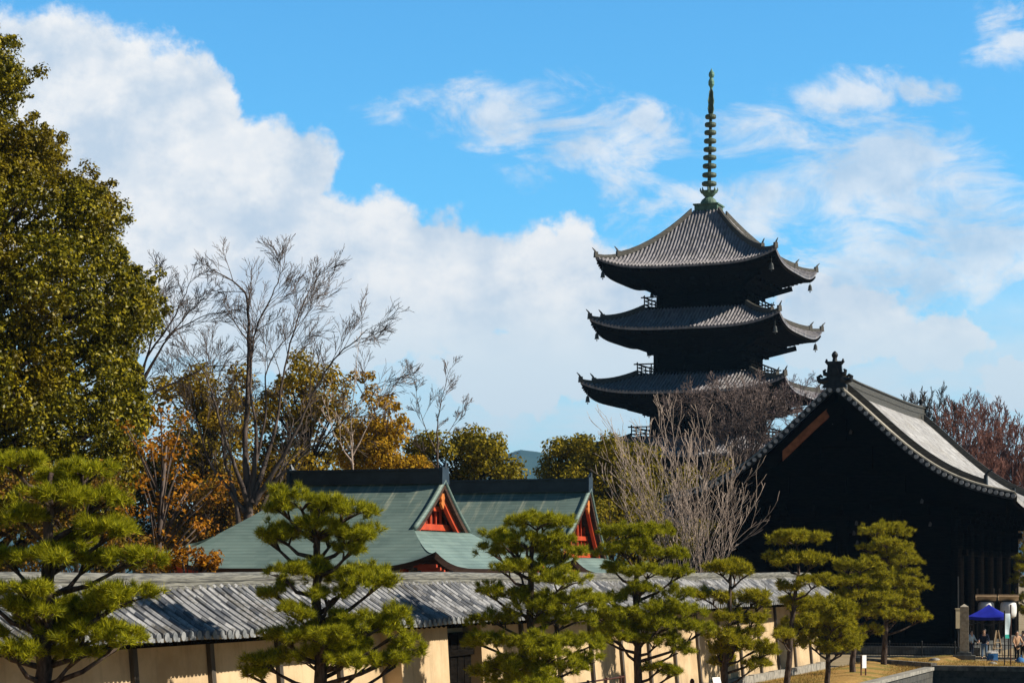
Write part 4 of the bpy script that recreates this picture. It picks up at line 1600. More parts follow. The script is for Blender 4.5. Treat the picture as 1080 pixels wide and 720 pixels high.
def build_pines():
    # A: far left, nearest
    pine(46, 37.8, [(40, 130, 70, 25), (150, 165, 60, 22), (240, 152, 66, 24), (140, 215, 110, 25), (270, 225, 70, 25), (60, 270, 50, 25), (255, 300, 75, 26), (300, 312, 62, 22), (30, 390, 55, 24),
                  (150, 378, 85, 26), (235, 392, 80, 26), (350, 388, 72, 24), (70, 470, 60, 20), (330, 490, 82, 34), (290, 515, 60, 28), (60, 520, 95, 28), (160, 570, 110, 34), (240, 590, 90, 36),
                  (330, 602, 66, 34), (200, 645, 70, 30), (40, 640, 60, 32), (-40, 480, 60, 30), (-60, 590, 70, 30), (120, 530, 60, 26)],
         11, 'leftmost pine with broad flat pads, nearest to the camera', [(118, 720), (124, 600), (130, 480), (134, 300), (128, 200), (140, 150)], .17, 0, 440, 2.571)
    # B: big one left of centre
    pine(335, 48.0, [(250, 95, 95, 36), (190, 118, 50, 26), (420, 128, 92, 36), (330, 110, 60, 30), (190, 212, 88, 34), (430, 212, 92, 32), (310, 185, 90, 36), (420, 262, 56, 26), (150, 225, 50, 24),
                     (200, 345, 80, 38), (420, 365, 120, 42), (520, 378, 60, 26), (170, 410, 60, 32), (300, 330, 80, 30), (350, 420, 70, 30), (570, 490, 60, 32), (380, 515, 90, 42), (480, 520, 90, 40), (200, 560, 78, 38),
                     (330, 570, 105, 42), (560, 548, 78, 46), (622, 600, 54, 42), (130, 650, 75, 36), (300, 642, 110, 42), (470, 655, 110, 38), (90, 690, 50, 26), (580, 650, 60, 30), (400, 600, 90, 40), (240, 480, 70, 34)],
         12, 'large pine in front of the nearer shrine hall and the dark shaded wall', [(322, 720), (318, 560), (308, 420), (312, 300), (300, 180), (290, 120)], .17, 240, 500, 3.273)
    # C
    pine(556, 60.5, [(600, 112, 100, 32), (690, 122, 45, 24), (450, 165, 66, 28), (560, 182, 110, 38), (650, 198, 85, 33), (440, 222, 58, 24), (480, 290, 68, 32), (640, 272, 86, 30), (715, 222, 60, 28),
                     (700, 335, 105, 36), (420, 372, 66, 28), (520, 392, 76, 28), (740, 412, 115, 36), (450, 482, 95, 40), (700, 485, 120, 42), (420, 572, 100, 38), (600, 572, 120, 42), (770, 575, 80, 38),
                     (500, 662, 100, 46), (680, 672, 120, 42), (560, 715, 140, 46), (600, 440, 90, 36), (640, 620, 90, 38), (780, 640, 60, 30), (420, 690, 60, 34)],
         13, 'bushy pine right of the plastered buttress, before the further shrine hall', [(592, 720), (585, 600), (574, 450), (572, 300), (580, 210), (590, 150)], .16, 400, 520, 3.6)
    # D
    pine(672, 70.0, [(60, 85, 85, 32), (190, 80, 56, 28), (130, 75, 60, 24), (70, 145, 95, 33), (200, 165, 86, 28), (30, 215, 66, 28), (160, 228, 84, 28), (270, 237, 48, 22), (130, 292, 64, 22), (20, 335, 56, 24),
                     (260, 312, 66, 28), (60, 392, 86, 33), (210, 372, 95, 36), (320, 382, 56, 28), (40, 442, 86, 33), (200, 432, 105, 33), (350, 452, 76, 33), (50, 482, 86, 28), (190, 492, 95, 28),
                     (270, 522, 56, 28), (200, 590, 56, 18), (245, 612, 50, 16), (-20, 400, 50, 28), (-20, 470, 50, 28)],
         14, 'tall layered pine before the pale whippy bare shrub', [(122, 720), (118, 560), (110, 400), (112, 280), (120, 180), (120, 110)], .17, 640, 540, 3.6)
    # E
    pine(765, 79, [(430, 220, 66, 28), (520, 232, 55, 28), (470, 205, 50, 20), (390, 327, 56, 26), (560, 330, 54, 28), (500, 337, 70, 26), (590, 352, 34, 22), (470, 407, 56, 23), (560, 412, 56, 32),
                   (430, 472, 56, 28), (540, 467, 76, 28), (420, 522, 56, 28), (540, 522, 84, 32), (600, 532, 44, 22), (450, 572, 56, 24), (560, 582, 52, 22), (490, 500, 60, 26)],
         15, 'slender pine with a small flat top pad, third from the iron fence', [(444, 680), (450, 560), (466, 440), (468, 300), (470, 230)], .16, 640, 540, 3.6, far=True)
    # F
    pine(831, 92, [(720, 106, 105, 28), (660, 112, 50, 22), (680, 192, 66, 33), (780, 192, 60, 31), (730, 180, 60, 24), (690, 290, 56, 28), (790, 267, 72, 26), (720, 345, 56, 18), (690, 455, 52, 30), (670, 480, 40, 26), (740, 420, 60, 30)],
         16, 'tall pine with two flat tiers standing out against the black gate', [(684, 680), (692, 560), (700, 450), (714, 330), (728, 230), (728, 140)], .17, 640, 540, 3.6, far=True)
    # G
    pine(873, 95, [(800, 372, 105, 42), (740, 362, 56, 33), (780, 425, 95, 38), (880, 382, 56, 36), (820, 472, 105, 38), (895, 452, 56, 36), (720, 440, 50, 28), (920, 492, 46, 33), (880, 522, 66, 28), (860, 425, 70, 34), (780, 505, 60, 24)],
         17, 'low wide pine leaning over the lawn beside the white sign board', [(838, 680), (840, 560), (836, 480), (832, 400)], .17, 640, 540, 3.6, far=True)
    # H
    pine(900, 105, [(110, 232, 86, 33), (50, 235, 50, 26), (190, 262, 56, 33), (60, 302, 66, 28), (170, 322, 76, 33), (110, 362, 95, 33), (200, 382, 66, 33), (150, 432, 105, 33), (240, 442, 46, 28), (60, 422, 46, 28), (150, 502, 50, 22), (180, 350, 60, 30), (100, 300, 60, 26)],
         18, 'rounded yellowish pine half covering the tallest pine behind it', [(75, 640), (84, 560), (96, 450), (104, 340), (108, 260)], .17, 880, 540, 4.0, far=True)
    # I
    pine(932, 115, [(160, 85, 56, 28), (270, 92, 60, 32), (215, 70, 60, 22), (220, 130, 56, 18), (150, 157, 56, 22), (280, 167, 76, 28), (300, 212, 66, 28), (240, 242, 56, 23), (310, 267, 56, 28), (340, 312, 56, 28),
                    (290, 352, 66, 28), (260, 302, 56, 28), (330, 402, 46, 33), (350, 452, 50, 32), (280, 432, 46, 23), (200, 200, 60, 26), (250, 380, 50, 26)],
         19, 'tallest of the right hand pines, on the lawn before the iron fence', [(208, 650), (216, 520), (222, 400), (226, 240), (222, 130)], .2, 880, 540, 4.0, far=True)
    # J, beyond the gate
    pine(1092, 150, [(1078, 590, 10, 5), (1084, 600, 14, 6), (1076, 612, 11, 6), (1088, 618, 14, 6), (1078, 632, 12, 6), (1090, 645, 16, 7), (1100, 600, 16, 7), (1104, 625, 16, 7), (1095, 580, 12, 6)],
         20, 'pine half out of the frame beyond the right end of the gate', [(1092, 640), (1092, 585)], .2, far=True, group=None)


def build_camphor():
    rng = random.Random(4)
    rs = np.random.RandomState(4)
    D = 72.0
    px0 = -32
    g = G(px0, D)
    t = thing('camphor_tree', 'huge glossy olive evergreen tree filling the left edge', 'tree', g, 0)
    ys = [30, 44, 58, 70, 84, 100, 118, 128, 136, 150, 165, 176, 190, 205, 224, 240, 252, 265, 280, 300, 325, 345, 360, 375, 395, 420, 450, 480, 520, 560]
    bx = [-12, 8, 22, 22, 34, 30, 8, 14, 26, 74, 70, 68, 92, 110, 138, 128, 116, 126, 146, 160, 174, 164, 142, 140, 148, 160, 158, 150, 140, 100]
    m = D / F
    quads, cs = [], []
    y = 46
    while y < 560:
        R_ = np.interp(y, ys, bx) - px0
        n = max(5, int(2 * math.pi * R_ / 31))
        for i in range(n):
            th = 2 * math.pi * (i + rng.random() * .7) / n
            r = rng.uniform(12, 27)
            k = (1.0 if abs(math.sin(th)) < .35 and math.cos(th) > 0 else rng.uniform(.80, 1.04))
            rad = max(4, (R_ - r * .9) * k)
            c = P(px0, y + rng.uniform(-6, 6), D) + Vector((math.cos(th) * rad * m, math.sin(th) * rad * m, 0))
            front = math.sin(th) < .25
            cs.append((c, r * m, front))
        y += 19
    tr = MB()
    base, top = Vector((g.x, D, -.1)), P(px0, 80, D)
    tr.tube([base, base.lerp(top, .3), base.lerp(top, .65), top], [.85, .62, .4, .1], 12)
    for i, (c, r, front) in enumerate(cs):
        n = int((480 if front else 120) * (r / .75) ** 2) + 30
        quads.append(clump_leaves(rs, (c.x, c.y, c.z), r, n, .145, .55, .45, .8, .5))
        for q in range(3):
            o_ = Vector((rng.uniform(-1, 1), rng.uniform(-1, .6), rng.uniform(-.3, 1))).normalized() * r * rng.uniform(.85, 1.5)
            quads.append(clump_leaves(rs, tuple(c + o_), r * rng.uniform(.22, .42), 80 if front else 20, .14, .55, .45, .9, .7))
        if i % 3 == 0:
            s = base.lerp(top, max(.2, min(.95, (c.z - 2.5) / top.z)))
            tr.tube([s, s.lerp(c, .5) + Vector((0, 0, -.2)), c], [.14, .09, .03], 5)
    tr.build('trunk', M['darkbark'], t, True, g)
    np_obj('crown', np.concatenate(quads), 4, M['camphor'], t, g)


def build_trees():
    rng = random.Random(21)
    build_camphor()
    # orange and brown tree under the camphor
    ol = [(128, 440), (165, 420), (195, 440), (215, 475), (238, 515), (232, 555), (205, 560), (170, 590), (120, 590), (110, 520)]
    leaf_tree('autumn_tree', 'half bare orange and brown autumn tree right of the huge evergreen', 'tree', 150, 66, fill_outline(rng, ol, 46, 9, 17), M['orange'], 31, .15, 120, .16, M['bark'], fill=.9)
    ol = [(-10, 500), (110, 500), (150, 560), (190, 600), (60, 610), (-20, 610)]
    leaf_tree('undergrowth_bush', 'dark brown undergrowth bush between wall and huge evergreen', 'bush', 90, 64, fill_outline(rng, ol, 50, 12, 22), M['brownleaf'], 32, .16, 240, .12)
    ol = [(165, 600), (172, 584), (190, 578), (214, 577), (228, 584), (230, 600)]
    leaf_tree('orange_shrub', 'bright orange leaved shrub just above the wall roof', 'shrub', 198, 54, fill_outline(rng, ol, 26, 6, 9), M['orange'], 33, .11, 800, .06, M['bark'])
    ol = [(180, 520), (235, 500), (290, 520), (300, 585), (230, 590), (170, 590)]
    leaf_tree('dark_thicket', 'dark brown thicket at the foot of the big bare tree', 'bush', 240, 97, fill_outline(rng, ol, 50, 10, 20), M['brownleaf'], 34, .18, 200, .15)
    ol = [(95, 470), (150, 480), (200, 470), (262, 500), (330, 490), (330, 600), (90, 610)]
    leaf_tree('dark_thicket', 'dim olive thicket behind the orange tree and big bare tree', 'bush', 205, 120, fill_outline(rng, ol, 110, 13, 22), M['darkleaf'], 35, .24, 190, .2)
    # thin dark bare tree behind the evergreen
    S = lambda p, r, **k: dict(p=p, r=r, **k)
    stem_tree('bare_tree', 'fine dark bare tree rising between evergreen and big bare tree', 'tree', 128, 102,
              [S([(128, 620), (132, 470), (150, 385), (185, 320), (200, 282)], .26, ground=1, n=12),
               S([(150, 400), (180, 345), (215, 322), (240, 318)], .13, n=11), S([(145, 410), (160, 350), (165, 300), (170, 285)], .12, n=11),
               S([(150, 420), (195, 395), (230, 380), (262, 390)], .13, n=10), S([(140, 400), (150, 340), (160, 300)], .1, n=9), S([(175, 350), (205, 310), (225, 290)], .08, n=9)],
              M['darkbark'], 41, (10, 6, 5), .65, .42, 3, .06, rmin=.009, lmax=2.2, squeeze=.12)
    # the big bare tree
    stem_tree('bare_tree', 'big many stemmed bare tree rising behind the nearer shrine hall', 'tree', 262, 92,
              [S([(262, 640), (262, 530), (258, 470), (262, 400), (262, 330), (258, 280), (225, 250)], .42, ground=1, n=12, **{'from': .4}),
               S([(262, 540), (270, 470), (264, 390), (270, 330), (290, 275), (298, 248)], .20, n=13, **{'from': .45}),
               S([(266, 530), (290, 450), (300, 380), (318, 300), (338, 255)], .19, n=13, **{'from': .4}),
               S([(268, 530), (305, 470), (330, 415), (352, 370), (378, 340), (388, 328)], .18, n=12, **{'from': .35}),
               S([(262, 530), (240, 470), (225, 420), (212, 380), (185, 330)], .17, n=12, **{'from': .35}),
               S([(258, 540), (222, 490), (205, 440), (180, 400)], .14, n=10, **{'from': .35}),
               S([(262, 520), (280, 440), (282, 380), (310, 330), (330, 300)], .13, n=10, **{'from': .4}),
               S([(264, 530), (320, 480), (365, 440), (395, 400)], .13, n=10, **{'from': .3}),
               S([(260, 600), (247, 520), (234, 470), (236, 420)], .30, n=9), S([(264, 600), (278, 530), (298, 490), (310, 440)], .30, n=9)],
              M['bark'], 42, (13, 7, 5), .6, .42, 3, .10, rmin=.0085, lmax=2.5, squeeze=.2)
    # gold green trees behind it
    ol = [(160, 410), (185, 385), (215, 380), (240, 395), (262, 385), (268, 430), (262, 510), (200, 520), (170, 480)]
    leaf_tree('gold_green_tree', 'gold green leafy tree behind the left stems of the big bare tree', 'tree', 215, 114, fill_outline(rng, ol, 90, 9, 18), M['goldgreen'], 51, .22, 170, .3)
    ol = [(275, 420), (300, 385), (325, 370), (348, 376), (362, 400), (372, 440), (368, 500), (300, 510), (270, 490)]
    leaf_tree('gold_green_tree', 'gold green leafy tree behind the right stems of the big bare tree', 'tree', 330, 116, fill_outline(rng, ol, 90, 9, 18), M['goldgreen'], 52, .22, 170, .3)
    # yellow tree with tufts
    cl = [(382, 398, 8), (391, 396, 6), (372, 396, 7), (392, 412, 9), (404, 422, 8), (412, 420, 7), (388, 418, 8), (424, 440, 7), (395, 445, 14), (412, 452, 15), (385, 465, 16), (400, 475, 17), (378, 488, 16), (415, 485, 15), (405, 492, 16), (430, 490, 12), (374, 450, 12), (398, 460, 14), (442, 485, 9), (365, 478, 14)]
    leaf_tree('yellow_tree', 'bright yellow tree with loose tufts behind the shrine hall ridge', 'tree', 398, 108, cl + [(x + 6, y + 8, r) for x, y, r in cl[4:]], M['yellow'], 53, .20, 420, .2, M['bark'])
    stem_tree('bare_tree', 'pale thin bare tree among the yellow leaves', 'tree', 372, 106,
              [S([(372, 620), (372, 500), (371, 440), (376, 380)], .16, ground=1, n=8), S([(372, 480), (392, 440), (410, 410), (432, 400)], .07, n=8), S([(372, 490), (350, 450), (345, 410)], .08, n=8)],
              M['palebark'], 43, (7, 5, 3), .55, .3, 3, .15, rmin=.010, lmax=1.8)
    stem_tree('bare_tree', 'small bare tree standing alone over the shrine hall ridge', 'tree', 462, 122,
              [S([(462, 620), (462, 490), (461, 455), (466, 420), (475, 388)], .18, ground=1, n=10, **{'from': .45}), S([(462, 480), (448, 450), (440, 420), (436, 392)], .08, n=9), S([(462, 470), (480, 445), (492, 425)], .07, n=8), S([(462, 495), (440, 470), (428, 452)], .07, n=8)],
              M['bark'], 44, (9, 6, 4), .6, .40, 3, .12, rmin=.010, lmax=1.5)
    # evergreens behind the shrine halls
    ol = [(432, 470), (452, 460), (478, 462), (500, 456), (520, 458), (540, 470), (552, 488), (555, 540), (440, 540)]
    leaf_tree('evergreen_tree', 'rounded olive evergreen tree between yellow tree and distant hill', 'tree', 500, 128, fill_outline(rng, ol, 110, 9, 15), M['evergreen'], 54, .24, 260, .3)
    ol = [(570, 488), (578, 474), (594, 465), (618, 462), (640, 464), (672, 470), (690, 480), (690, 560), (575, 550)]
    leaf_tree('evergreen_tree', 'wide olive evergreen tree between distant hill and pagoda', 'tree', 620, 142, fill_outline(rng, ol, 140, 9, 15), M['evergreen'], 55, .25, 260, .3)
    ol = [(600, 500), (660, 500), (690, 540), (690, 600), (590, 600)]
    leaf_tree('evergreen_bush', 'low dark green bush right of the tall red gable', 'bush', 650, 112, fill_outline(rng, ol, 40, 12, 18), M['evergreen'], 56, .18, 110, .2)
    # pale whips in front of the gate
    wr = random.Random(61)
    stems = []
    for i in range(52):
        x0 = wr.uniform(690, 758)
        f = (i + .5) / 52
        x1 = 630 + 174 * f + wr.uniform(-10, 10)
        ytop = 432 + 62 * abs(f - .38) ** 1.1 + wr.uniform(0, 60) + (40 if f > .8 else 0)
        mx = x0 + (x1 - x0) * .45 + wr.uniform(-6, 6)
        stems.append(S([(x0, 640), (mx, 640 + (ytop - 640) * .5), (x1, ytop)], wr.uniform(.018, .036), n=7, **{'from': .3}))
    stem_tree('whippy_shrub', 'pale bare shrub of long upright whips before the gate', 'shrub', 724, 103, stems, M['palebark'], 45, (3, 2), .5, .34, 2, .16, depth=.9, rmin=.009, lmax=2.2)
    # cherry before the pagoda
    cs = []
    cr = random.Random(62)
    for i in range(16):
        f = (i + .5) / 16
        x1 = 690 + 160 * f
        yt = 406 + 40 * abs(f - .55) ** 1.5 * 2 + cr.uniform(-4, 12)
        cs.append(S([(788, 500), (788 + (x1 - 788) * .3, 462), (788 + (x1 - 788) * .65, 425 + cr.uniform(-10, 12)), (x1, yt)], cr.uniform(.10, .2), n=15, **{'from': .3}))
    cs.append(S([(786, 640), (786, 545), (790, 480), (792, 440), (795, 400)], .38, ground=1, n=14, **{'from': .6}))
    for i in range(9):
        f = (i + .5) / 9
        x1 = 690 + 160 * f
        cs.append(S([(788, 520), (788 + (x1 - 788) * .5, 480), (x1, 462 + cr.uniform(-12, 12))], .12, n=12))
    stem_tree('cherry_tree', 'purple brown bare cherry tree with dense twigs hiding the lower pagoda', 'tree', 786, 166, cs, M['purplebark'], 46, (9, 6, 4), .8, .42, 3, .10, depth=1.6, rmin=.015, lmax=1.7)
    stem_tree('bare_tree', 'light bare twigs showing in the gap between pagoda and gate ridge', 'tree', 838, 172,
              [S([(838, 620), (838, 480), (842, 430), (850, 402)], .2, ground=1, n=10, **{'from': .5}), S([(838, 470), (825, 430), (830, 408)], .1, n=10), S([(838, 460), (855, 430), (866, 412)], .08, n=10)],
              M['mauvebark'], 47, (8, 6, 4), .6, .34, 3, .10, rmin=.013, lmax=1.7)
    ol = [(690, 500), (740, 490), (800, 495), (840, 510), (830, 560), (690, 590)]
    leaf_tree('evergreen_bush', 'olive bush under the bare cherry tree', 'bush', 760, 158, fill_outline(rng, ol, 50, 10, 17), M['evergreen'], 57, .22, 100, .2)
    # red brown trees beyond the gate
    rr = random.Random(63)
    for (px, D, x0, x1, yt, lab, mt, sd) in ((1025, 205, 985, 1062, 432, 'rounded red brown bare tree over the far gate roof', 'redbark', 48), (1068, 215, 1035, 1105, 452, 'second red brown bare tree, cut by the right edge', 'redbark', 49),
                                             (985, 225, 955, 1015, 418, 'faint bare tree tips over the gate ridge', 'darkbark', 50), (1030, 225, 1000, 1070, 430, 'mauve bare tree tips behind the rounded red brown tree', 'mauvebark', 58)):
        st = [S([(px, 640), (px, 540), (px, 480)], .3, ground=1, n=4)]
        for i in range(14):
            f = (i + .5) / 14
            xe = x0 + (x1 - x0) * f
            ye = yt + 45 * abs(f - .45) ** 1.7 + rr.uniform(-4, 14)
            st.append(S([(px, 545), (px + (xe - px) * .5, 510), (xe, ye)], rr.uniform(.08, .15), n=14, **{'from': .3}))
            if i % 2:
                st.append(S([(px, 555), (px + (xe - px) * .6, 530), (xe, 500 + rr.uniform(-25, 10))], .1, n=12))
        stem_tree('bare_tree', lab, 'tree', px, D, st, M[mt], sd, (7, 6, 5), .6, .36, 3, .2, depth=1.5, rmin=.022, lmax=2.6)
    ol = [(1050, 540), (1090, 520), (1130, 530), (1130, 600), (1060, 600)]
    leaf_tree('autumn_bush', 'golden brown bush beyond the right end of the gate', 'bush', 1090, 190, fill_outline(rng, ol, 30, 10, 16), M['brownleaf'], 59, .24, 110, .2)



def build_haze():
    b = MB(); b.box((0, 0, 178.5), (14600, 14600, 363))
    m = bpy.data.materials.new('thin winter haze')
    m.use_nodes = True
    nt = m.node_tree
    nt.nodes.clear()
    out = nt.nodes.new('ShaderNodeOutputMaterial')
    v = nt.nodes.new('ShaderNodeVolumePrincipled')
    v.inputs['Color'].default_value = (0.30, 0.62, 1.0, 1)
    v.inputs['Density'].default_value = HAZE
    nt.links.new(v.outputs[0], out.inputs['Volume'])
    o = b.build('haze', m)
    tag(o, kind='stuff')
    o['label'] = 'thin blue winter haze over the distant hill'
    o['category'] = 'haze'


HAZE = 0.00008
build_haze()
build_pines()
build_trees()


# ------------------------------------------------------------------ right hand forecourt: signs, tent, lanterns, people
def px_z(py, D):
    return CAMH + (HY - py) / F * D


def build_forecourt():
    # inscribed stone pillar
    D = 124
    g = G(1017, D)
    t = thing('stone_pillar', 'tall square granite pillar standing before the black gate', 'stone pillar', g, SROT + 8)
    b = MB(); b.box((0, 0, .14), (1.25, 1.1, .28)); b.box((0, 0, .36), (.82, .78, .18), 0, .94); b.build('plinth', M['mossstone'], t)
    b = MB()
    b.box((0, 0, 1.74), (.50, .48, 2.6), 0, .95)
    b.add([(-.237, -.228, 3.04), (.237, -.228, 3.04), (.237, .228, 3.04), (-.237, .228, 3.04), (0, 0, 3.2)], [(0, 1, 4), (1, 2, 4), (2, 3, 4), (3, 0, 4)])
    b.build('shaft', M['pillarstone'], t)
    # notice board on a tall pole
    g = G(1010.5, 125.5)
    t = thing('notice_post', 'tall dark pole with a narrow cream board left of the pillar', 'notice post', g, 0)
    b = MB(); b.tube([(0, 0, 0), (0, 0, 4.75)], [.055, .04], 8); b.build('pole', M['iron'], t)
    b = MB(); b.box((.06, -.08, 2.32), (.42, .05, 1.1)); b.box((.06, -.08, 2.90), (.5, .1, .06)); b.build('board', M['cream'], t)
    # blue canopy
    g = G(1043, 129.5)
    t = thing('canopy_tent', 'bright blue pop up canopy tent before the gate', 'tent', g, -14)
    b = MB()
    h = 1.18
    n = 8
    zt, ze = 3.10, 2.40
    rows = []
    for i in range(n + 1):
        q = i / n
        r = h * q
        z = zt - (zt - ze) * (q ** .85)
        ring = []
        for sx, sy, ex, ey in ((-1, -1, 1, -1), (1, -1, 1, 1), (1, 1, -1, 1), (-1, 1, -1, -1)):
            for k in range(4):
                f = k / 4
                sag = -.07 * q * math.sin(math.pi * f)
                ring.append(((sx + (ex - sx) * f) * r, (sy + (ey - sy) * f) * r, z + sag))
        ring.append(ring[0])
        rows.append(ring)
    b.grid(rows)
    last = rows[-1]
    b.grid([last, [(p[0] * 1.005, p[1] * 1.005, p[2] - .17 - .02 * math.sin(i * 2.1)) for i, p in enumerate(last)]])
    b.build('canopy', M['bluecanvas'], t, True)
    for sx in (-1, 1):
        for sy in (-1, 1):
            b = MB(); b.tube([(sx * h * .97, sy * h * .97, 0), (sx * h * .97, sy * h * .97, 2.3)], .028, 6); b.disc((sx * h * .97, sy * h * .97, .02), (0, 0, 1), .07, .03, 8)
            b.build('leg', M['iron'], t)
    b = MB()
    for (a, c) in (((-h, -h), (h, -h)), ((h, -h), (h, h)), ((h, h), (-h, h)), ((-h, h), (-h, -h))):
        p, q = Vector((*a, 0)) * .97, Vector((*c, 0)) * .97
        md = (p + q) / 2
        for (z0_, z1_) in ((2.2, 1.85), (1.85, 2.2)):
            b.tube([p + Vector((0, 0, z0_)), md + Vector((0, 0, z1_))], .015, 4); b.tube([md + Vector((0, 0, z0_)), q + Vector((0, 0, z1_))], .015, 4)
    b.build('scissor_frame', M['iron'], t)
    # big white lanterns under little roofs
    for i, (px, D) in enumerate(((1040, 134.0), (1063.5, 134.0))):
        g = G(px, D)
        t = thing('roofed_lantern', ['white paper lantern under a little roof, directly above the blue tent', 'white paper lantern under a little roof, near the right frame edge'][i], 'lantern', g, -8, 'roofed lanterns before the gate')
        b = MB(); b.lathe((0, 0, 2.22), [(.36, 0), (.46, .08), (.50, .3), (.50, .65), (.46, .87), (.36, .95)], 24); lo = b.build('lantern_shade', M['paper'], t, True)
        b = MB(); b.lathe((0, 0, 2.15), [(.36, 0), (.36, .08)], 20)
        b.lathe((0, 0, 3.16), [(.36, 0), (.36, .06)], 20); b.build('rim', M['iron'], lo)
        b = MB()
        for sg in (-1, 1):
            b.beam((-.60, sg * .30, 3.40), (.60, sg * .30, 3.40), .58, .05, Vector((0, -sg * .55, 1)).normalized())
        b.beam((-.63, 0, 3.58), (.63, 0, 3.58), .12, .10)
        b.build('lantern_roof', M['palewood'], t)
        for sx in (-1, 1):
            b = MB(); b.box((sx * .50, .28, 2.0), (.10, .10, 4.0)); b.build('post', M['postwood'], t)
        b = MB(); b.box((0, .22, 3.26), (1.1, .08, .08))
        b.tube([(0, .24, 3.26), (0, -.02, 3.26), (0, 0, 3.18)], .02, 5); b.build('crossbar', M['postwood'], t)
    # banner between two poles
    g = G(1062.5, 115.5)
    t = thing('banner_stand', 'narrow pale blue vertical banner with teal foot between dark poles', 'banner', g, 26)
    for x, h in ((-.19, 2.9), (.22, 3.2)):
        b = MB(); b.tube([(x, 0, 0), (x, 0, h)], .035, 7); b.lathe((x, 0, h), [(.035, 0), (.05, .03), (.02, .08)], 8); b.build('pole', M['rust'] if x > 0 else M['iron'], t)
    b = MB()
    zs = np.linspace(1.70, 2.82, 9)
    b.grid([[(x, .03 * math.sin(z * 4 + x * 6), z) for x in np.linspace(-.16, .18, 5)] for z in zs])
    b.build('banner_cloth', M['banner'], t)
    b = MB()
    zs = np.linspace(1.50, 1.698, 4)
    b.grid([[(x, .03 * math.sin(z * 4 + x * 6), z) for x in np.linspace(-.16, .18, 5)] for z in zs])
    b.build('banner_foot', M['teal'], t)
    b = MB(); b.tube([(-.2, 0, 2.84), (.22, 0, 2.84)], .012, 5); b.build('crossbar', M['iron'], t)
    # easel
    g = G(1052, 126.0)
    t = thing('easel', 'pale wooden A frame easel beside the dark clothed person', 'easel', g, 12)
    for sx in (-1, 1):
        b = MB(); b.beam((sx * .36, 0, 0), (sx * .07, .02, 1.65), .06, .05); b.build('leg', M['palewood'], t)
    b = MB(); b.beam((0, .55, 0), (0, .04, 1.55), .05, .05); b.build('rear_leg', M['palewood'], t)
    b = MB(); b.box((0, -.04, .62), (.62, .10, .05)); b.box((0, -.01, .95), (.34, .03, .05)); b.build('rail', M['palewood'], t)
    # cool box and cloth bundle
    g = G(1046.5, 123.0)
    t = thing('cool_box', 'blue box on the ground beside the easel', 'box', g, 10)
    b = MB(); b.box((0, 0, .22), (.52, .36, .42), 0, 1.04); b.build('body', M['bluecloth'], t)
    b = MB(); b.box((0, 0, .465), (.57, .40, .06)); b.build('lid', M['white'], t)
    b = MB(); b.tube([(-.29, 0, .3), (-.29, -.06, .56), (.29, -.06, .56), (.29, 0, .3)], .015, 5); b.build('handle', M['white'], t)
    g = G(1076, 119.5)
    b = MB()
    prof = [(.18, 0), (.22, .06), (.20, .15), (.15, .25), (.08, .32), (.03, .35)]
    vs, n = [], 16
    b.lathe((0, 0, 0), prof, n)
    b.v = [(p[0] * (1 + .16 * math.sin(5 * math.atan2(p[1], p[0]) + p[2] * 6)) * 1.25, p[1] * (1 + .1 * math.cos(3 * math.atan2(p[1], p[0]))), p[2]) for p in b.v]
    b.tube([(-.05, 0, .31), (-.08, 0, .43), (.07, 0, .44), (.05, 0, .31)], .018, 6)
    o = b.build('cloth_bag', M['bluecloth'], None, True)
    o.location = g
    tag(o, 'blue cloth bag on the lawn at the right edge', 'bag')
    # iron fence before the gate
    a, c = G(904, 128.5), G(1078, 124.8)
    d = (c - a)
    Lf = d.length
    t = thing('iron_fence', 'low black iron picket fence along the front of the gate', 'fence', a, math.degrees(math.atan2(d.y, d.x)))
    b = MB()
    b.beam((0, 0, .82), (Lf, 0, .82), .04, .035); b.beam((0, 0, .22), (Lf, 0, .22), .04, .035)
    b.build('rail', M['iron'], t)
    b = MB()
    n = int(Lf / .16)
    for i in range(n + 1):
        b.box((i * .16, 0, .48), (.022, .022, .80))
    b.build('pickets', M['iron'], t)
    for i in range(6):
        x = Lf * i / 5
        b = MB(); b.box((x, 0, .46), (.07, .07, .92)); b.lathe((x, 0, .92), [(.045, 0), (.05, .04), (.01, .1)], 8); b.build('post', M['iron'], t)
    b = MB(); b.box((Lf / 2, .02, .06), (Lf + .2, .26, .12)); b.build('kerb', M['stone'], t)
    # white board on two legs
    g = G(910.5, 101.8)
    t = thing('sign_board', 'small white upright board on two dark legs on the lawn', 'sign', g, 42)
    for x in (-.16, .17):
        b = MB(); b.box((x, 0, .56), (.05, .05, 1.12)); b.build('leg', M['rust'], t)
    b = MB(); b.box((.005, -.045, .83), (.30, .03, .60)); b.build('board', M['white'], t)
    g = G(755.5, 83.0)
    t = thing('sign_board', 'low tilted white board by the trunk of the slender pine', 'sign', g, 38)
    for x in (-.14, .14):
        b = MB(); b.box((x, .02, .4), (.04, .04, .8)); b.build('leg', M['iron'], t)
    b = MB(); b.beam((-.2, -.03, .84), (.2, -.03, .84), .03, .34, Vector((0, .35, 1)).normalized()); b.build('board', M['white'], t)
    # pipe railing before the wall
    a, c = G(600, 68.5), G(658, 74.0)
    d = c - a
    Lf = d.length
    t = thing('pipe_railing', 'short brown pipe railing before the sunlit plaster wall', 'railing', a, math.degrees(math.atan2(d.y, d.x)))
    b = MB(); b.tube([(0, 0, 1.46), (Lf, 0, 1.46)], .03, 7); b.tube([(0, 0, .95), (Lf, 0, .95)], .025, 7); b.build('rail', M['rust'], t)
    for f in (0, .33, .66, .93, 1):
        b = MB(); b.tube([(Lf * f, 0, 0), (Lf * f, 0, 1.52)], .045, 8); b.build('post', M['rust'], t)
    g = G(730, 80)
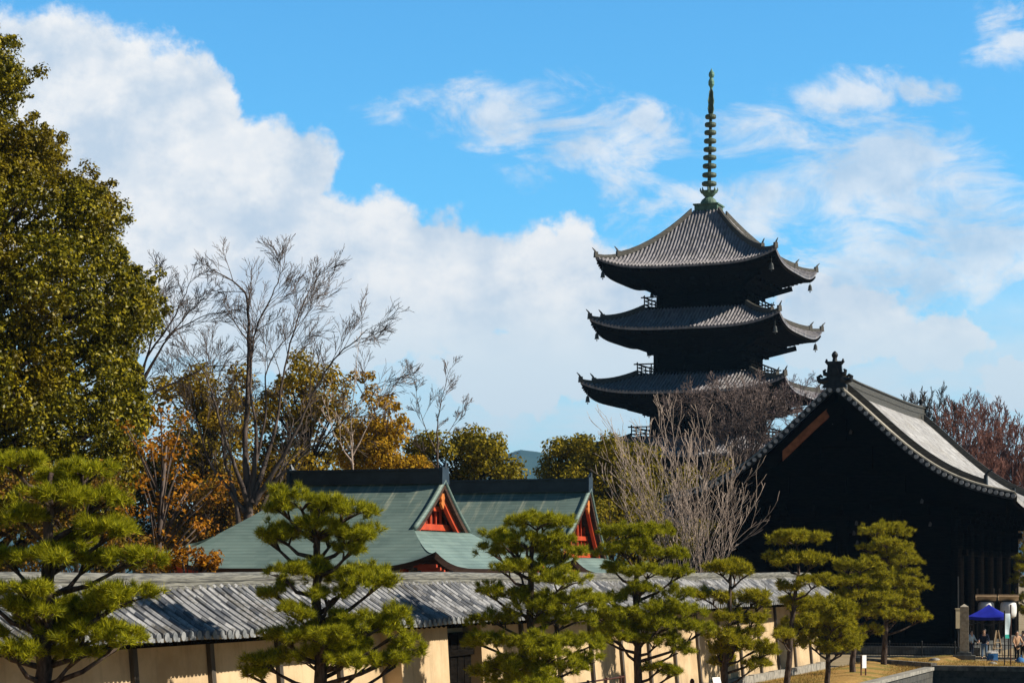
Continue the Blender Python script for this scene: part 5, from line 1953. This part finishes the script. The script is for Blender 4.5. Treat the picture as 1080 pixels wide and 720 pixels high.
    b = MB(); b.lathe((0, 0, 0), [(.075, 0), (.07, .9), (.085, .92), (.085, 1.02), (.04, 1.1)], 10)
    o = b.build('bollard', M['rust'], None, True); o.location = g
    tag(o, 'short brown post between the tall layered pine and the slender pine', 'post')
    # stones on the terrace
    rng = random.Random(77)
    for px, D, r, lab in ((986, 121, .30, 'rounded grey stone on the lawn left of the granite pillar'), (1047, 117.5, .22, 'small pale stone on the lawn below the blue tent'), (936, 123, .2, 'small grey stone at the foot of the iron fence')):
        g = G(px, D)
        b = MB()
        b.lathe((0, 0, -.03), [(r, 0), (r * 1.1, r * .35), (r * .8, r * .75), (r * .3, r * .95)], 12)
        b.v = [(p[0] * (1 + .15 * math.sin(3.1 * p[1] / r + 1)), p[1] * (1 + .12 * math.cos(2.3 * p[0] / r)), p[2]) for p in b.v]
        o = b.build('stone', M['stone'], None, True); o.location = g
        tag(o, lab, 'stone', 'stones on the terrace lawn')


def skin_obj(name, joints, edges, radii, mat, parent, sub=1):
    me = bpy.data.meshes.new(name)
    me.from_pydata([tuple(j) for j in joints], edges, [])
    o = bpy.data.objects.new(name, me)
    COL.objects.link(o)
    o.modifiers.new('skin', 'SKIN').use_smooth_shade = True
    if not me.skin_vertices:
        return o
    for i, r in enumerate(radii):
        sv_ = me.skin_vertices[0].data[i]
        sv_.radius = (r, r) if not isinstance(r, tuple) else r
        sv_.use_root = (i == 0)
    m = o.modifiers.new('sub', 'SUBSURF')
    m.levels = m.render_levels = sub
    dg = bpy.context.evaluated_depsgraph_get()
    dg.update()
    me2 = bpy.data.meshes.new_from_object(o.evaluated_get(dg))
    o.modifiers.clear()
    o.data = me2
    me2.materials.clear()
    me2.materials.append(mat)
    o.parent = parent
    return o


def person(label, px, D, yaw, top, bottom, h=1.68, arms=((.16, .05), (.16, .05)), step=.08, coat=False):
    """standing figure; local -y is the front"""
    t = thing('person', label, 'person', G(px, D), yaw)
    k = h / 1.68
    J, E_, Rr = [], [], []

    def v(p, r, par=None):
        J.append((p[0] * k, p[1] * k, p[2] * k)); Rr.append(r * k if not isinstance(r, tuple) else (r[0] * k, r[1] * k))
        if par is not None: E_.append((par, len(J) - 1))
        return len(J) - 1
    pel = v((0, 0, .90), (.135, .10))
    wai = v((0, .01, 1.06), (.120, .09), pel)
    che = v((0, .01, 1.26), (.145, .10), wai)
    nek = v((0, .0, 1.43), .052, che)
    hd0 = v((0, -.015, 1.50), .075, nek)
    hd1 = v((0, -.015, 1.60), .092, hd0)
    hd2 = v((0, -.01, 1.665), .062, hd1)
    v((0, -.115, 1.565), .012, hd0)                    # nose
    for sx in (-1, 1):
        v((sx * .09, 0, 1.57), .014, hd1)              # ears
    for sx, (fw, el) in zip((-1, 1), arms):
        sh = v((sx * .175, .01, 1.37), .055, che)
        eb = v((sx * (.215 + el), -.02 - fw * .3, 1.10), .043, sh)
        wr = v((sx * (.205 + el * .6), -.08 - fw, .90 + fw * .6), .030, eb)
        pm = v((sx * (.20 + el * .5), -.11 - fw * 1.1, .83 + fw * .6), .032, wr)
        for q in range(4):
            v((sx * (.20 + el * .5) + (q - 1.5) * .019, -.14 - fw * 1.15 + .006 * abs(q - 1), .745 + fw * .62 + .008 * abs(q - 1.4)), .009, pm)
        v((sx * (.20 + el * .5) - sx * .05, -.15 - fw, .80 + fw * .6), .010, pm)
    for sx in (-1, 1):
        hp = v((sx * .085, 0, .83), .085, pel)
        kn = v((sx * .10, -.02 + sx * step * .4, .48), .058, hp)
        an = v((sx * .105, .03 + sx * step, .09), .040, kn)
        v((sx * .115, -.12 + sx * step, .035), .036, an)
    skin_obj('body', J, E_, Rr, M['skin'], t)
    # clothes follow the same joints, a little thicker
    J2, E2, R2 = [], [], []

    def w(p, r, par=None):
        J2.append((p[0] * k, p[1] * k, p[2] * k)); R2.append(r * k if not isinstance(r, tuple) else (r[0] * k, r[1] * k))
        if par is not None: E2.append((par, len(J2) - 1))
        return len(J2) - 1
    a = w((0, .01, 1.06), (.150, .118))
    lo = w((0, .0, .86), (.168, .130), a)
    if coat:
        w((0, 0, .60), (.19, .15), lo)
    c = w((0, .01, 1.27), (.172, .125), a)
    w((0, .005, 1.41), .075, c)
    for sx, (fw, el) in zip((-1, 1), arms):
        sh = w((sx * .175, .01, 1.37), .075, c)
        eb = w((sx * (.215 + el), -.02 - fw * .3, 1.10), .060, sh)
        w((sx * (.205 + el * .6), -.08 - fw, .91 + fw * .6), .046, eb)
    skin_obj('jacket', J2, E2, R2, top, t)
    J2, E2, R2 = [], [], []
    a = w((0, 0, .90), (.150, .115))
    for sx in (-1, 1):
        hp = w((sx * .085, 0, .82), .100, a)
        kn = w((sx * .10, -.02 + sx * step * .4, .48), .074, hp)
        w((sx * .105, .03 + sx * step, .11), .060, kn)
    skin_obj('trousers', J2, E2, R2, bottom, t)
    for sx in (-1, 1):
        J2, E2, R2 = [], [], []
        a = w((sx * .105, .04 + sx * step, .06), .052)
        w((sx * .115, -.13 + sx * step, .045), .048, a)
        skin_obj('shoe', J2, E2, R2, M['blackcloth'], t)
    b = MB()
    b.lathe((0, .015 * k, 1.57 * k), [(.098 * k, -.04 * k), (.108 * k, .02 * k), (.098 * k, .09 * k), (.06 * k, .135 * k), (.02 * k, .15 * k)], 14)
    b.v = [(p[0], p[1] if p[1] > -.05 * k else -.05 * k, p[2]) for p in b.v]
    b.build('hair', M['hair'], t, True)
    return t


def build_people():
    person('person in dark navy jacket and blue jeans under the tent', 1038, 125.2, -20, M['navycloth'], M['denim'], 1.72, ((.28, .06), (.12, .05)), .10)
    person('person in tan coat right of the pale blue banner', 1072.5, 122.5, 15, M['tancloth'], M['blackcloth'], 1.68, ((.10, .04), (.24, .05)), .06, True)
    person('person in pale grey jacket cut by the right edge', 1079, 123.6, -60, M['greycloth'], M['blackcloth'], 1.66, ((.2, .05), (.12, .04)), .05)
    person('person in light blue top beside the granite pillar', 1024.5, 129.0, 30, M['banner'], M['navycloth'], 1.55, ((.15, .04), (.2, .05)), .05)


def build_grass():
    """short dry grass blades on the lawn strip and the terrace"""
    rs = np.random.RandomState(5)
    q = []
    for (n, s0, s1, e0, e1) in ((26000, -5.0, -.5, -32, 12), (12000, -.3, 10, .6, 11)):
        s = rs.uniform(s0, s1, n); e = rs.uniform(e0, e1, n)
        p = np.array([MO.x, MO.y, 0]) + s[:, None] * np.array(SV) + e[:, None] * np.array(EV)
        d = unit(np.stack([rs.normal(size=n) * .5, rs.normal(size=n) * .5, np.ones(n)], 1))
        h = rs.uniform(.06, .20, (n, 1))
        sd = unit(np.cross(d, rs.normal(size=(n, 3)))) * .012
        q.append(np.stack([p - sd, p + sd, p + d * h + np.array([0, 0, .03])], 1))
    M['grass'] = leaf_mat('dry grass', [(0.16, 0.15, 0.03), (0.36, 0.22, 0.07), (0.48, 0.31, 0.11), (0.22, 0.20, 0.04)], .8, .1, .2)
    tag(np_obj('grass', np.concatenate(q), 3, M['grass']), 'short dry golden grass on the lawn', 'grass', kind='stuff')


build_forecourt()
build_people()
build_grass()
